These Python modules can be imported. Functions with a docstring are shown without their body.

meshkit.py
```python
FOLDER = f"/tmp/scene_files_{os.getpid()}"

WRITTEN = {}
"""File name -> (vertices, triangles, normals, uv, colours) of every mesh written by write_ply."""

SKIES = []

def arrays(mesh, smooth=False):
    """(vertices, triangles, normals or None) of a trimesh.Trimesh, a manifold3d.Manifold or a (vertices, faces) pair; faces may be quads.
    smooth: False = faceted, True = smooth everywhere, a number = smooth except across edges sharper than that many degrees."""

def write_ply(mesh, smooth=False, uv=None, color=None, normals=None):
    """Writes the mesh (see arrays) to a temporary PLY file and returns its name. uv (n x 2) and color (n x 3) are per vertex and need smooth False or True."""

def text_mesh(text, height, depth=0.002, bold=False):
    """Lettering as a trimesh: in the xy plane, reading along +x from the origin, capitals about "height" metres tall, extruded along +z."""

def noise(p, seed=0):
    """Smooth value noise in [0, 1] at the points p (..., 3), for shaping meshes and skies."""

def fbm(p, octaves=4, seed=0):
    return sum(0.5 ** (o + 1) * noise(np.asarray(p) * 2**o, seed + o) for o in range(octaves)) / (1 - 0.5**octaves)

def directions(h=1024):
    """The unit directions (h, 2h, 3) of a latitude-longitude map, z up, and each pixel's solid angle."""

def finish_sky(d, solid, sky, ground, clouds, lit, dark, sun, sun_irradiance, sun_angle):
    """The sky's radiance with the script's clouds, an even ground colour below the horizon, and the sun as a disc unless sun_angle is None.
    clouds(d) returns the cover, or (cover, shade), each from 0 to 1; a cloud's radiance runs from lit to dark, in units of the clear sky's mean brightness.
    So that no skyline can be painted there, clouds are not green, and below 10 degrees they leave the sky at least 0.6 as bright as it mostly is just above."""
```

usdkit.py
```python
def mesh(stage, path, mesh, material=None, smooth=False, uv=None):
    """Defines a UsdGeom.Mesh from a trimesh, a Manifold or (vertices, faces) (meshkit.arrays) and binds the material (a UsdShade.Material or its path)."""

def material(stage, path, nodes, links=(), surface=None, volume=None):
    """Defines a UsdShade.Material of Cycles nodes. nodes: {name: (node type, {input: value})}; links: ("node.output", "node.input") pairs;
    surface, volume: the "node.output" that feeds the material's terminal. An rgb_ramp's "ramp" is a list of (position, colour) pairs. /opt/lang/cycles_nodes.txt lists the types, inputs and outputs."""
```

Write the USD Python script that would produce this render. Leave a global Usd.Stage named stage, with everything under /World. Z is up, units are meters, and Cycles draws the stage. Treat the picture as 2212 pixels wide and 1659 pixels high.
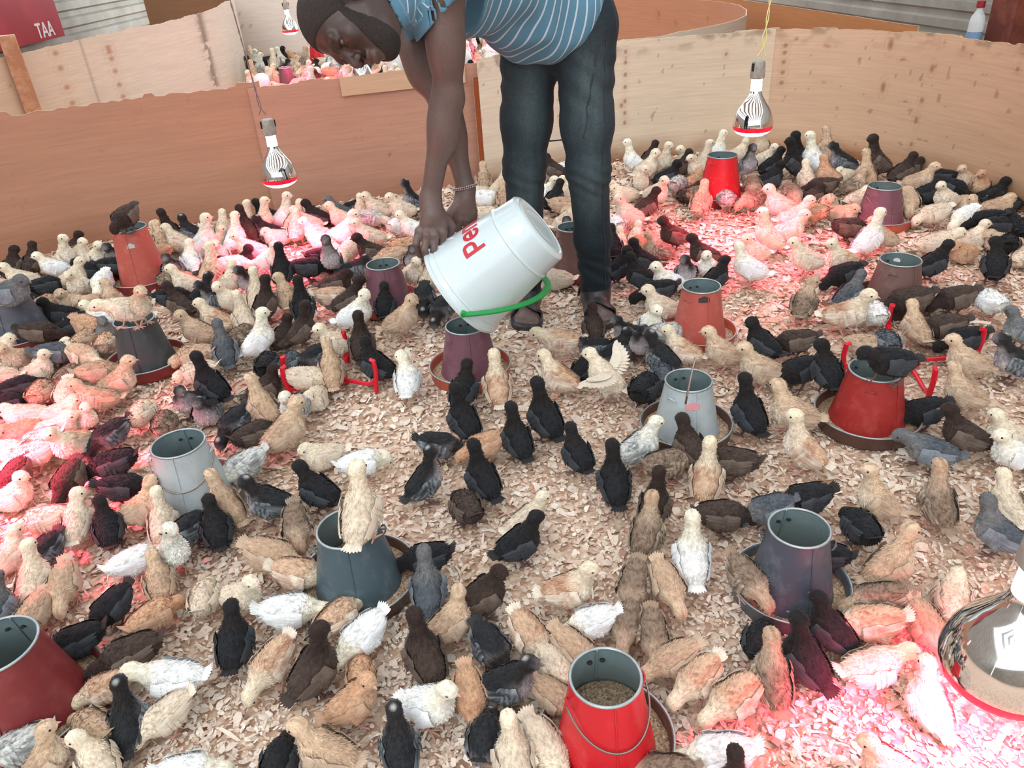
import math, random
import numpy as np
import trimesh
import meshkit, usdkit
from pxr import Usd, UsdGeom, UsdLux, UsdShade, Sdf, Gf, Vt

stage = Usd.Stage.CreateInMemory()
UsdGeom.SetStageUpAxis(stage, "Z")
UsdGeom.SetStageMetersPerUnit(stage, 1.0)
UsdGeom.Xform.Define(stage, "/World")
UsdGeom.Scope.Define(stage, "/World/Looks")
rng = np.random.default_rng(7)
random.seed(7)

# ------------------------------------------------------------------ camera, light, exposure
W, H, FPX, CAM_H = 2212.0, 1659.0, 1661.0, 1.12
_dn = np.array([(1305 - W / 2) / FPX, (3640 - H / 2) / FPX, 1.0]); _dn /= np.linalg.norm(_dn)
_up = -_dn
_yy = np.array([0, 0, 1.0]) - _up * _up[2]; _yy /= np.linalg.norm(_yy)
RC = np.stack([np.cross(_yy, _up), _yy, _up])          # camera (x right, y down, z forward) -> world
CAM = np.array([0, 0, CAM_H])
def ray(px, py): return RC @ np.array([(px - W / 2) / FPX, (py - H / 2) / FPX, 1.0])
def at_z(px, py, z=0.0):
    d = ray(px, py); return CAM + d * ((z - CAM_H) / d[2])
def at_d(px, py, dep): return CAM + dep * ray(px, py)
def at_y(px, py, y):
    d = ray(px, py); return CAM + d * (y / d[1])
def proj(p):
    c = RC.T @ (np.asarray(p, float) - CAM); return W / 2 + FPX * c[0] / c[2], H / 2 + FPX * c[1] / c[2], c[2]
def camvec(x, y, z): return RC @ np.array([x, y, z], float)

cam = UsdGeom.Camera.Define(stage, "/World/camera")
cam.CreateHorizontalApertureAttr(36.0)
cam.CreateVerticalApertureAttr(36.0 * H / W)
cam.CreateFocalLengthAttr(36.0 * FPX / W)
cam.CreateClippingRangeAttr(Gf.Vec2f(0.05, 200))
_m = np.eye(4); _m[:3, 0] = RC[:, 0]; _m[:3, 1] = -RC[:, 1]; _m[:3, 2] = -RC[:, 2]; _m[:3, 3] = CAM
cam.AddTransformOp().Set(Gf.Matrix4d(*_m.T.ravel()))
cam.CreateExposureAttr(0.0)
cam.CreateFStopAttr(0.0)

sky = UsdLux.DomeLight.Define(stage, "/World/sky_light")
sky.CreateColorAttr(Gf.Vec3f(0.94, 0.985, 1.0)); sky.CreateIntensityAttr(0.84)
day = UsdLux.DistantLight.Define(stage, "/World/daylight")      # soft daylight from the open side of the shed, behind and to the left
day.CreateAngleAttr(34.0); day.CreateIntensityAttr(1.35); day.CreateColorAttr(Gf.Vec3f(1.0, 0.985, 0.96))
day.AddRotateXYZOp().Set(Gf.Vec3f(38, -22, 0))

# ------------------------------------------------------------------ helpers
def lin(r, g, b):
    c = np.array([r, g, b], float) / 255.0
    return np.where(c <= 0.04045, c / 12.92, ((c + 0.055) / 1.055) ** 2.4)
_used = {}
def numbered(path):
    n = _used.get(path, -1) + 1; _used[path] = n
    return path if n == 0 else f"{path}_{n:03d}"
def tag(prim, label=None, cat=None, group=None, kind=None):
    p = prim.GetPrim() if hasattr(prim, "GetPrim") else prim
    for k, v in (("label", label), ("category", cat), ("group", group), ("kind", kind)):
        if v: p.SetCustomDataByKey(k, v)
    return p
def path_of(parent): return "/World" if parent is None else str(parent.GetPath())
def thing(name, loc=(0, 0, 0), rz=0.0, scale=1.0, label=None, cat=None, group=None):
    x = UsdGeom.Xform.Define(stage, numbered("/World/" + name))
    x.AddTranslateOp().Set(Gf.Vec3d(*map(float, loc)))
    if rz: x.AddRotateZOp().Set(float(rz))
    if scale != 1.0: x.AddScaleOp().Set(Gf.Vec3f(scale, scale, scale))
    return tag(x, label, cat, group)
def mesh(name, vf, mat, parent=None, smooth=35, tint=None, **tags):
    m = usdkit.mesh(stage, numbered(path_of(parent) + "/" + name), vf, mat, smooth if tint is None else False)
    if tint is not None:
        if smooth:
            v, f, n = meshkit.arrays(vf, True)
            m.CreateNormalsAttr(Vt.Vec3fArray.FromNumpy(n.astype(np.float32))); m.SetNormalsInterpolation("vertex")
        UsdGeom.PrimvarsAPI(m).CreatePrimvar("tint", Sdf.ValueTypeNames.Color3fArray, "vertex").Set(Vt.Vec3fArray.FromNumpy(np.asarray(tint, np.float32)))
    if tags: tag(m, **tags)
    return m.GetPrim()
def cat_mesh(parts):
    vs, fs, n = [], [], 0
    for v, f in parts:
        v = np.asarray(v, float); f = np.asarray(f, int)
        if f.shape[1] == 4: f = np.vstack([f[:, [0, 1, 2]], f[:, [0, 2, 3]]])
        vs.append(v); fs.append(f + n); n += len(v)
    return np.vstack(vs), np.vstack(fs)
def tm(m): return np.array(m.vertices), np.array(m.faces)
def box(size, c=(0, 0, 0), rz=0.0, bevel=0.0):
    if bevel:
        s = np.array(size) / 2 - bevel
        pts = []
        for sx in (-1, 1):
            for sy in (-1, 1):
                for sz in (-1, 1):
                    q = s * [sx, sy, sz]
                    for d in np.eye(3): pts.append(q + d * bevel * np.array([sx, sy, sz]))
        m = trimesh.convex.convex_hull(np.array(pts))
    else: m = trimesh.creation.box(size)
    v, f = tm(m)
    if rz:
        a = math.radians(rz); R = np.array([[math.cos(a), -math.sin(a), 0], [math.sin(a), math.cos(a), 0], [0, 0, 1]]); v = v @ R.T
    return v + np.asarray(c, float), f
def lathe(profile, n=40, closed=False):
    p = np.asarray(profile, float); a = np.linspace(0, 2 * np.pi, n, endpoint=False)
    v = np.stack([np.outer(np.cos(a), p[:, 0]), np.outer(np.sin(a), p[:, 0]), np.outer(np.ones(n), p[:, 1])], -1).reshape(-1, 3)
    m, f = len(p), []
    for j in range(m if closed else m - 1):
        k = (j + 1) % m
        for i in range(n):
            q = (i + 1) % n
            f.append([i * m + j, q * m + j, q * m + k, i * m + k])
    return v, np.array(f)
def frames(P):
    P = np.asarray(P, float); t = np.gradient(P, axis=0); t /= np.maximum(np.linalg.norm(t, axis=1, keepdims=True), 1e-9)
    r = np.cross(t[0], [0, 0, 1.0])
    if np.linalg.norm(r) < 1e-3: r = np.cross(t[0], [1.0, 0, 0])
    out = []
    for k in range(len(P)):
        r = r - t[k] * (r @ t[k]); r /= np.linalg.norm(r); out.append((r.copy(), np.cross(t[k], r)))
    return out
def tube(P, r, n=8, caps=True):
    P = np.asarray(P, float); r = np.broadcast_to(np.asarray(r, float), (len(P),)); fr = frames(P)
    a = np.linspace(0, 2 * np.pi, n, endpoint=False); v = []
    for k in range(len(P)):
        v.append(P[k] + r[k] * (np.outer(np.cos(a), fr[k][0]) + np.outer(np.sin(a), fr[k][1])))
    v = np.vstack(v); f = []
    for k in range(len(P) - 1):
        for i in range(n):
            j = (i + 1) % n; f.append([k * n + i, k * n + j, (k + 1) * n + j, (k + 1) * n + i])
    f = np.array(f); f = np.vstack([f[:, [0, 1, 2]], f[:, [0, 2, 3]]])
    if caps:
        e = len(v); v = np.vstack([v, P[:1], P[-1:]])
        c = [[i + 1 if i + 1 < n else 0, i, e] for i in range(n)] + [[(len(P) - 1) * n + i, (len(P) - 1) * n + (i + 1) % n, e + 1] for i in range(n)]
        f = np.vstack([f, np.array(c)])
    return v, f
def sphere(c, r, sub=2):
    v, f = tm(trimesh.creation.icosphere(sub)); return v * np.asarray(r, float) + np.asarray(c, float), f
def smooth_curve(P, n):
    P = np.asarray(P, float); d = np.r_[0, np.cumsum(np.linalg.norm(np.diff(P, axis=0), axis=1))]
    from scipy.interpolate import CubicSpline, PchipInterpolator
    cs = PchipInterpolator(d, P); s = np.linspace(0, d[-1], n); q = cs(s)
    for _ in range(3): q[1:-1] = (q[:-2] + 2 * q[1:-1] + q[2:]) / 4
    return q

# ------------------------------------------------------------------ signed-distance modelling (numpy surface nets)
def seg_r(p, a, b, ra, rb, sc=None):
    a, b = np.asarray(a, float), np.asarray(b, float); ab = b - a
    t = np.clip(((p - a) @ ab) / max(ab @ ab, 1e-12), 0, 1)
    return np.linalg.norm(p - a - t[..., None] * ab, axis=-1) - (ra + (rb - ra) * t)
def ell(p, c, r, R=None):
    q = p - np.asarray(c, float)
    if R is not None: q = q @ R
    r = np.asarray(r, float); k0 = np.linalg.norm(q / r, axis=-1); k1 = np.linalg.norm(q / r ** 2, axis=-1)
    return k0 * (k0 - 1) / np.maximum(k1, 1e-9)
def smin(a, b, k):
    h = np.maximum(k - np.abs(a - b), 0) / k
    return np.minimum(a, b) - h * h * k * 0.25
def smax(a, b, k): return -smin(-a, -b, k)
def sdf_mesh(f, lo, hi, h, C=8, polish=1):
    lo, hi = np.asarray(lo, float), np.asarray(hi, float)
    nb = np.ceil((hi - lo) / (C * h)).astype(int)
    n = nb * C
    D = np.full(n + 1, 1.0, np.float32)
    bi = np.stack(np.meshgrid(*[np.arange(k) for k in nb], indexing="ij"), -1).reshape(-1, 3)
    ctr = lo + (bi + 0.5) * C * h
    dc = f(ctr); act = np.abs(dc) < C * h * 1.15
    for b in bi[~act & (dc < 0)]: D[b[0]*C:(b[0]+1)*C+1, b[1]*C:(b[1]+1)*C+1, b[2]*C:(b[2]+1)*C+1] = -1
    o = np.stack(np.meshgrid(*[np.arange(C + 1)] * 3, indexing="ij"), -1).reshape(-1, 3)
    ab = bi[act]
    for s in range(0, len(ab), 400):
        g = ab[s:s + 400, None, :] * C + o[None]
        val = f((lo + g.reshape(-1, 3) * h)).astype(np.float32)
        gi = g.reshape(-1, 3); D[gi[:, 0], gi[:, 1], gi[:, 2]] = val
    ins = D < 0
    cnt = np.zeros(n, np.int8)
    for dx in (0, 1):
        for dy in (0, 1):
            for dz in (0, 1): cnt += ins[dx:dx + n[0], dy:dy + n[1], dz:dz + n[2]]
    cell = np.argwhere((cnt > 0) & (cnt < 8))
    idx = np.full(n, -1, int); idx[tuple(cell.T)] = np.arange(len(cell))
    acc = np.zeros((len(cell), 3)); num = np.zeros(len(cell))
    corners = [(a, b, c) for a in (0, 1) for b in (0, 1) for c in (0, 1)]
    for a in corners:
        for ax in range(3):
            if a[ax]: continue
            b = list(a); b[ax] = 1
            da = D[cell[:, 0] + a[0], cell[:, 1] + a[1], cell[:, 2] + a[2]]; db = D[cell[:, 0] + b[0], cell[:, 1] + b[1], cell[:, 2] + b[2]]
            m = (da < 0) != (db < 0); t = np.where(m, da / np.where(m, da - db, 1), 0)
            pt = np.tile(np.array(a, float), (len(cell), 1)); pt[:, ax] += t
            acc += pt * m[:, None]; num += m
    v = lo + (cell + acc / num[:, None]) * h
    F = []
    for ax in range(3):
        u, w = (ax + 1) % 3, (ax + 2) % 3
        sl0 = [slice(0, n[k] + 1) for k in range(3)]; sl0[ax] = slice(0, n[ax]); sl1 = list(sl0); sl1[ax] = slice(1, n[ax] + 1)
        A, B = ins[tuple(sl0)], ins[tuple(sl1)]
        e = np.argwhere(A != B); e = e[(e[:, u] > 0) & (e[:, w] > 0) & (e[:, u] < n[u]) & (e[:, w] < n[w])]
        if not len(e): continue
        fl = A[tuple(e.T)]
        q = []
        for du, dw in ((-1, -1), (0, -1), (0, 0), (-1, 0)):
            c = e.copy(); c[:, u] += du; c[:, w] += dw; q.append(idx[tuple(c.T)])
        q = np.stack(q, 1); q[~fl] = q[~fl][:, ::-1]; F.append(q)
    F = np.vstack(F)
    for _ in range(polish):
        d = f(v); g = np.stack([(f(v + e) - d) / 1e-4 for e in np.eye(3) * 1e-4], 1)
        v = v - np.clip(d, -h, h)[:, None] * g / np.maximum((g ** 2).sum(1, keepdims=True), 0.3)
    F = np.vstack([F[:, [0, 1, 2]], F[:, [0, 2, 3]]])
    return v, F
# ------------------------------------------------------------------ materials
L = "/World/Looks/"
def mat(name, nodes, links, surface="p.BSDF"): return usdkit.material(stage, L + name, nodes, links, surface=surface)
def plain(name, col, rough=0.5, metal=0.0, spec=0.5, **kw):
    return mat(name, {"p": ("principled_bsdf", {"base_color": tuple(col), "roughness": rough, "metallic": metal, "specular_ior_level": spec, **kw})}, [])
def worn(name, col, col2, scale=18.0, lo=0.45, hi=0.7, rough=0.45, metal=0.0, bump=0.15, spec=0.5):
    """two colours mixed by a noise in object space, with a little relief"""
    return mat(name, {"t": ("texture_coordinate", {}), "n": ("noise_texture", {"scale": scale, "detail": 6.0, "roughness": 0.65}),
                      "r": ("rgb_ramp", {"ramp": [(lo, tuple(col)), (hi, tuple(col2))]}),
                      "n2": ("noise_texture", {"scale": scale * 9, "detail": 3.0}), "b": ("bump", {"strength": bump, "distance": 0.002}),
                      "p": ("principled_bsdf", {"roughness": rough, "metallic": metal, "specular_ior_level": spec})},
               [("t.object", "n.vector"), ("t.object", "n2.vector"), ("n.fac", "r.fac"), ("r.color", "p.base_color"), ("n2.fac", "b.height"), ("b.normal", "p.normal")])
def tinted(name, rough=0.7, scale=60.0, amount=0.25, bump=0.2, dist=0.002, sheen=0.0, stretch=(1, 1, 1), spec=0.35, per_copy=0.0):
    """base colour from the mesh's own 'tint', broken up by fine noise"""
    nodes = {"a": ("attribute", {"attribute": "tint"}), "t": ("texture_coordinate", {}), "mp": ("mapping", {"scale": stretch}),
             "n": ("noise_texture", {"scale": scale, "detail": 5.0, "roughness": 0.6}),
             "m": ("map_range", {"from_min": 0.3, "from_max": 0.7, "to_min": 1 - amount, "to_max": 1 + amount}),
             "v": ("vector_math", {"math_type": "scale"}), "b": ("bump", {"strength": bump, "distance": dist}),
             "p": ("principled_bsdf", {"roughness": rough, "specular_ior_level": spec, "sheen_weight": sheen, "sheen_roughness": 0.4})}
    links = [("t.object", "mp.vector"), ("mp.vector", "n.vector"), ("n.fac", "m.value"), ("a.color", "v.vector1"), ("m.result", "v.scale"),
             ("n.fac", "b.height"), ("b.normal", "p.normal")]
    if per_copy:
        nodes.update({"o": ("object_info", {}), "om": ("map_range", {"from_min": 0, "from_max": 1, "to_min": 1 - per_copy, "to_max": 1 + per_copy}), "v2": ("vector_math", {"math_type": "scale"})})
        links += [("o.random", "om.value"), ("v.vector", "v2.vector1"), ("om.result", "v2.scale"), ("v2.vector", "p.base_color")]
    else: links.append(("v.vector", "p.base_color"))
    return mat(name, nodes, links)

M = {}
M["ply"] = tinted("plywood", rough=0.62, scale=9.0, amount=0.10, bump=0.06, dist=0.001, stretch=(3, 3, 40))
M["plyh"] = tinted("plywood_lengthways", rough=0.62, scale=5.0, amount=0.09, bump=0.05, dist=0.001, stretch=(1, 1, 22))
M["ply_edge"] = worn("plywood_edge", lin(196, 168, 138), lin(226, 206, 180), scale=40)
M["shaving"] = tinted("wood_shaving", rough=0.75, scale=300.0, amount=0.12, bump=0.15, dist=0.0005, spec=0.2)
M["bedding"] = mat("bedding", {"t": ("texture_coordinate", {}), "n": ("voronoi_texture", {"scale": 85.0}), "n2": ("noise_texture", {"scale": 6.0, "detail": 5.0}),
                   "r": ("rgb_ramp", {"ramp": [(0.0, tuple(lin(150, 108, 88))), (0.5, tuple(lin(204, 176, 154))), (1.0, tuple(lin(232, 214, 196)))]}),
                   "b": ("bump", {"strength": 0.7, "distance": 0.004}), "p": ("principled_bsdf", {"roughness": 0.85, "specular_ior_level": 0.2})},
                  [("t.object", "n.vector"), ("t.object", "n2.vector"), ("n.color", "r.fac"), ("r.color", "p.base_color"), ("n.distance", "b.height"), ("b.normal", "p.normal")])
M["zinc"] = mat("corrugated_zinc", {"t": ("texture_coordinate", {}), "n": ("noise_texture", {"scale": 3.0, "detail": 6.0, "roughness": 0.7}),
                "r": ("rgb_ramp", {"ramp": [(0.3, tuple(lin(150, 146, 138))), (0.75, tuple(lin(190, 188, 182)))]}),
                "p": ("principled_bsdf", {"roughness": 0.5, "metallic": 0.35})}, [("t.object", "n.vector"), ("n.fac", "r.fac"), ("r.color", "p.base_color")])
M["post"] = worn("red_timber", lin(96, 44, 34), lin(140, 74, 56), scale=7, rough=0.7)
M["timber"] = worn("pale_timber", lin(176, 118, 88), lin(206, 160, 128), scale=12, rough=0.75)
M["white_end"] = plain("pale_cut_end", lin(226, 206, 196), 0.8)
M["banner"] = worn("red_banner", lin(156, 28, 44), lin(176, 40, 58), scale=3, rough=0.55, bump=0.02)
M["banner_white"] = plain("white_print", lin(226, 222, 228), 0.5)
M["white_sheet"] = plain("white_sheet", lin(222, 226, 232), 0.5)

# ------------------------------------------------------------------ floor and its wood shavings
g = np.stack(np.meshgrid(np.linspace(-4.6, 3.4, 200), np.linspace(-3.2, 14.0, 240), indexing="ij"), -1).reshape(-1, 2)
def bed(x, y):
    p = np.stack([np.asarray(x), np.asarray(y), np.zeros_like(np.asarray(x, float))], -1)
    return 0.014 * (meshkit.fbm(p * 3.1, 3, 5) - 0.55) - 0.002
gz = bed(g[:, 0], g[:, 1])
ii = (np.arange(199)[:, None] * 240 + np.arange(239)[None]).ravel()
floor = tag(UsdGeom.Xform.Define(stage, "/World/floor"), "shed floor bedded deep in loose pale wood shavings", kind="structure")
mesh("litter_base", (np.c_[g, gz], np.stack([ii, ii + 240, ii + 241, ii + 1], 1)), M["bedding"], floor, smooth=True)

def make_flakes(n, near, far, seed):
    """curled flakes of wood strewn on the bed; density falls with distance as flakes get too small to tell apart"""
    r = np.random.default_rng(seed)
    u = r.random(n)
    y = near + (far - near) * u ** 1.45
    half = 0.72 * y + 0.32
    x = -0.06 * y + (r.random(n) * 2 - 1) * half
    grow = 0.85 + 0.28 * np.clip(y - 1, 0, 4)
    Ln = np.clip(r.lognormal(math.log(0.0105), 0.45, n), 0.005, 0.034) * grow
    Wd = Ln * r.uniform(0.35, 0.85, n); long_ = r.random(n) < 0.07
    Ln[long_] *= 2.1; Wd[long_] *= 0.55
    yaw = r.random(n) * 2 * np.pi; tilt = r.normal(0, 0.30, n); roll = r.normal(0, 0.34, n); curl = r.uniform(-1.0, 1.7, n)
    K = 4
    s = np.linspace(-0.5, 0.5, K)
    wprof = np.array([0.72, 1.0, 0.95, 0.62])
    px = s[None] * Ln[:, None]
    pz = (curl * Ln)[:, None] * (0.25 - s[None] ** 2) * 0.55
    jit = r.uniform(0.75, 1.2, (n, K))
    V = np.zeros((n, K, 2, 3))
    V[..., 0] = px[..., None]
    V[..., 0] += r.normal(0, 0.08, (n, K, 2)) * Ln[:, None, None]
    V[..., 1] = np.array([-0.5, 0.5]) * (Wd[:, None] * wprof * jit)[..., None]
    V[..., 2] = pz[..., None]
    V = V.reshape(n, K * 2, 3)
    ct, st, cr, sr = np.cos(tilt)[:, None], np.sin(tilt)[:, None], np.cos(roll)[:, None], np.sin(roll)[:, None]
    X, Y, Z = V[..., 0], V[..., 1], V[..., 2]
    Y, Z = Y * cr - Z * sr, Y * sr + Z * cr
    X, Z = X * ct + Z * st, -X * st + Z * ct
    cy, sy = np.cos(yaw)[:, None], np.sin(yaw)[:, None]
    X, Y = X * cy - Y * sy, X * sy + Y * cy
    base = bed(x, y) + r.uniform(0.0015, 0.0085, n)
    P = np.stack([X + x[:, None], Y + y[:, None], Z + base[:, None]], -1)
    q = np.array([[2 * k, 2 * k + 1, 2 * k + 3, 2 * k + 2] for k in range(K - 1)])
    F = (q[None] + (np.arange(n) * K * 2)[:, None, None]).reshape(-1, 4)
    pal = np.array([lin(240, 230, 218), lin(234, 218, 204), lin(226, 204, 186), lin(212, 184, 164), lin(192, 154, 134), lin(158, 114, 96), lin(242, 238, 232)])
    dirt = meshkit.fbm(np.c_[x * 2.2, y * 2.2, x * 0], 3, 11)
    w = np.array([0.2, 0.27, 0.23, 0.14, 0.07, 0.03, 0.06])
    idx = np.searchsorted(np.cumsum(w), np.clip(r.random(n) * 0.75 + (dirt - 0.36) * 0.7, 0, 0.995) )
    col = pal[np.clip(idx, 0, 6)] * r.uniform(0.88, 1.06, n)[:, None]
    return P.reshape(-1, 3), F, np.repeat(col, K * 2, 0)
fv, ff, fc = make_flakes(86000, 0.45, 4.35, 3)
bv = make_flakes(9000, 4.4, 10.0, 4)
shavings = mesh("wood_shavings", cat_mesh([(fv, ff), (bv[0], bv[1])]), M["shaving"], floor, smooth=False, tint=np.vstack([fc, bv[2]]), kind="stuff",
     label="loose pale wood shavings strewn all over the pen floor")

# ------------------------------------------------------------------ plywood pen walls
def sheet(curve, zlo, ztop, thick, n_len, n_h, colour, name, parent, m, jag=0.004, seed=1, label=None):
    """one bent sheet of plywood following a ground curve: a closed slab with a slightly ragged top; colour(s, z, side, w) gives its own tint"""
    P = smooth_curve(curve, n_len); t = np.gradient(P, axis=0); t /= np.linalg.norm(t, axis=1, keepdims=True)
    nrm = np.c_[t[:, 1], -t[:, 0]]
    s = np.r_[0, np.cumsum(np.linalg.norm(np.diff(P, axis=0), axis=1))]
    top = np.broadcast_to(np.asarray(ztop(s, P) if callable(ztop) else ztop, float), s.shape).copy()
    top += jag * (meshkit.noise(np.c_[s * 38, s * 0, s * 0 + seed], seed) - 0.5) * 2 + jag * 2.2 * (meshkit.noise(np.c_[s * 7, s * 0, s * 0 + seed], seed + 3) > 0.74)
    w = np.linspace(0, 1, n_h)
    V, C = [], []
    for side in (0, 1):
        off = nrm * (thick * 0.5 * (1 if side == 0 else -1))
        z = zlo + (top - zlo)[:, None] * w[None]
        q = np.stack([np.broadcast_to((P + off)[:, 0:1], z.shape), np.broadcast_to((P + off)[:, 1:2], z.shape), z], -1)
        V.append(q.reshape(-1, 3)); C.append(colour(np.repeat(s, n_h), z.ravel(), side, np.tile(w, n_len)))
    N = n_len * n_h; F = []
    i, j = np.meshgrid(np.arange(n_len - 1), np.arange(n_h - 1), indexing="ij"); a = (i * n_h + j).ravel()
    F.append(np.stack([a, a + n_h, a + n_h + 1, a + 1], 1)); F.append(np.stack([a, a + 1, a + n_h + 1, a + n_h], 1) + N)
    k = np.arange(n_len - 1)
    edge_v = np.vstack([V[0].reshape(n_len, n_h, 3)[:, -1], V[1].reshape(n_len, n_h, 3)[:, -1]])      # own vertices for the cut top edge
    F.append(np.stack([k, k + 1, k + 1 + n_len, k + n_len], 1) + 2 * N)
    ends = []
    for e in (0, n_len - 1):
        ends.append(np.vstack([V[0].reshape(n_len, n_h, 3)[e], V[1].reshape(n_len, n_h, 3)[e]]))
    j = np.arange(n_h - 1)
    F.append(np.stack([j, j + 1, j + 1 + n_h, j + n_h], 1) + 2 * N + 2 * n_len)
    F.append(np.stack([j, j + n_h, j + 1 + n_h, j + 1], 1) + 2 * N + 2 * n_len + 2 * n_h)
    edge_c = lin(206, 178, 150) * np.ones((2 * n_len + 4 * n_h, 1))
    return mesh(name, (np.vstack(V + [edge_v] + ends), np.vstack(F)), m, parent, smooth=True, tint=np.vstack(C + [edge_c]), label=label)
def stains(s, z, spots, base, col=(150, 98, 66), ring=True):
    """knots of the veneer at (metres along, metres up, width, height)"""
    out = base.copy(); kc = lin(*col)
    for (u, v, a, b) in spots:
        d = np.hypot((s - u) / a, (z - v) / b)
        k = np.clip(1.25 - d, 0, 1) * 0.8
        if ring: k = np.maximum(k, np.clip(1 - np.abs(d - 1.9) / 0.4, 0, 1) * 0.16)
        out += (kc - out) * k[:, None]
    return out
def grain(s, z, seed, amp=0.07):
    return 1 + amp * (meshkit.fbm(np.c_[s * 1.3, z * 26, z * 0 + seed], 4, seed) - 0.5) * 2 + amp * 0.8 * (meshkit.fbm(np.c_[s * 0.9, z * 3.0, z * 0 + seed], 3, seed + 9) - 0.5) * 2

WT = 0.008
# main pen, left: reddish sheets
wall_left = tag(UsdGeom.Xform.Define(stage, "/World/wall_left"), "reddish plywood ring wall on the left side of the brooder pen", kind="structure")
def red_ply(base, seed, spots=()):
    def f(s, z, side, w):
        c = lin(*base) * grain(s, z, seed)[:, None]
        dirt = np.clip((0.14 - z) / 0.14, 0, 1) * meshkit.fbm(np.c_[s * 6, z * 9, z * 0], 3, seed)
        c += (lin(120, 74, 44) - c) * (dirt * 0.7)[:, None]
        c *= (1 - 0.10 * (meshkit.noise(np.c_[s * 90, z * 60, z * 0], seed + 1) > 0.93))[:, None]
        return stains(s, z, spots, c, (110, 62, 48))
    return f
PA = [(-2.75, 1.9), (-2.62, 2.6), (-2.2, 3.24), (-1.70, 3.53), (-1.05, 3.745)]
PB = [(-1.10, 3.715), (-0.72, 3.83), (-0.13, 3.985), (0.02, 4.03)]
sheet(PA, -0.02, 0.585, WT, 260, 50, red_ply((184, 138, 114), 21), "panel", wall_left, M["plyh"], jag=0.006, seed=2)
sheet(PB, -0.02, 0.575, WT, 150, 50, red_ply((190, 146, 126), 22, [(0.98, 0.36, 0.012, 0.012), (0.985, 0.23, 0.012, 0.012), (0.6, 0.2, 0.008, 0.006)]), "panel", wall_left, M["plyh"], jag=0.004, seed=5)
def paler(s, z, side, w): return lin(208, 176, 146) * grain(s, z, 31)[:, None]
sheet([(-0.70, 3.822), (-0.35, 3.912), (-0.12, 3.972)], 0.495, 0.578, 0.003, 60, 8, paler, "patch", wall_left, M["plyh"], jag=0.003, seed=9, label="paler strip of veneer along the top of the wall")

# main pen, right: pale to tan sheets with knots
wall_right = tag(UsdGeom.Xform.Define(stage, "/World/wall_right"), "knotty pale plywood ring wall on the right side of the brooder pen", kind="structure")
def knotty(base0, base1, seed, spots, mould=0.6):
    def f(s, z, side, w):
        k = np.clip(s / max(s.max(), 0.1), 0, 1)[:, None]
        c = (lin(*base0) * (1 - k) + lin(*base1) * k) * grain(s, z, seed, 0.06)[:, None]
        top = np.clip((w - 0.86) / 0.14, 0, 1)
        m = top * np.clip((meshkit.fbm(np.c_[s * 16, z * 22, z * 0], 4, seed) - 0.5) * 6, 0, 1) * mould + 0.4 * (meshkit.fbm(np.c_[s * 40, z * 25, z * 0 + 2], 2, seed + 2) > 0.84)
        c += (lin(96, 70, 50) - c) * np.clip(m, 0, 0.75)[:, None]
        dirt = np.clip((0.13 - z) / 0.13, 0, 1) * meshkit.fbm(np.c_[s * 7, z * 9, z * 0], 3, seed + 4) * 1.4
        c += (lin(136, 84, 40) - c) * np.clip(dirt, 0, 0.85)[:, None]
        return stains(s, z, spots, c, (140, 84, 58))
    return f
RA = [(-0.06, 3.955), (0.3, 4.10), (0.72, 4.215), (1.12, 4.25), (1.46, 4.215)]
RB = [(1.42, 4.235), (1.75, 4.02), (1.97, 3.66), (2.1, 3.2), (2.15, 2.7), (2.08, 2.1), (1.9, 1.5)]
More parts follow.
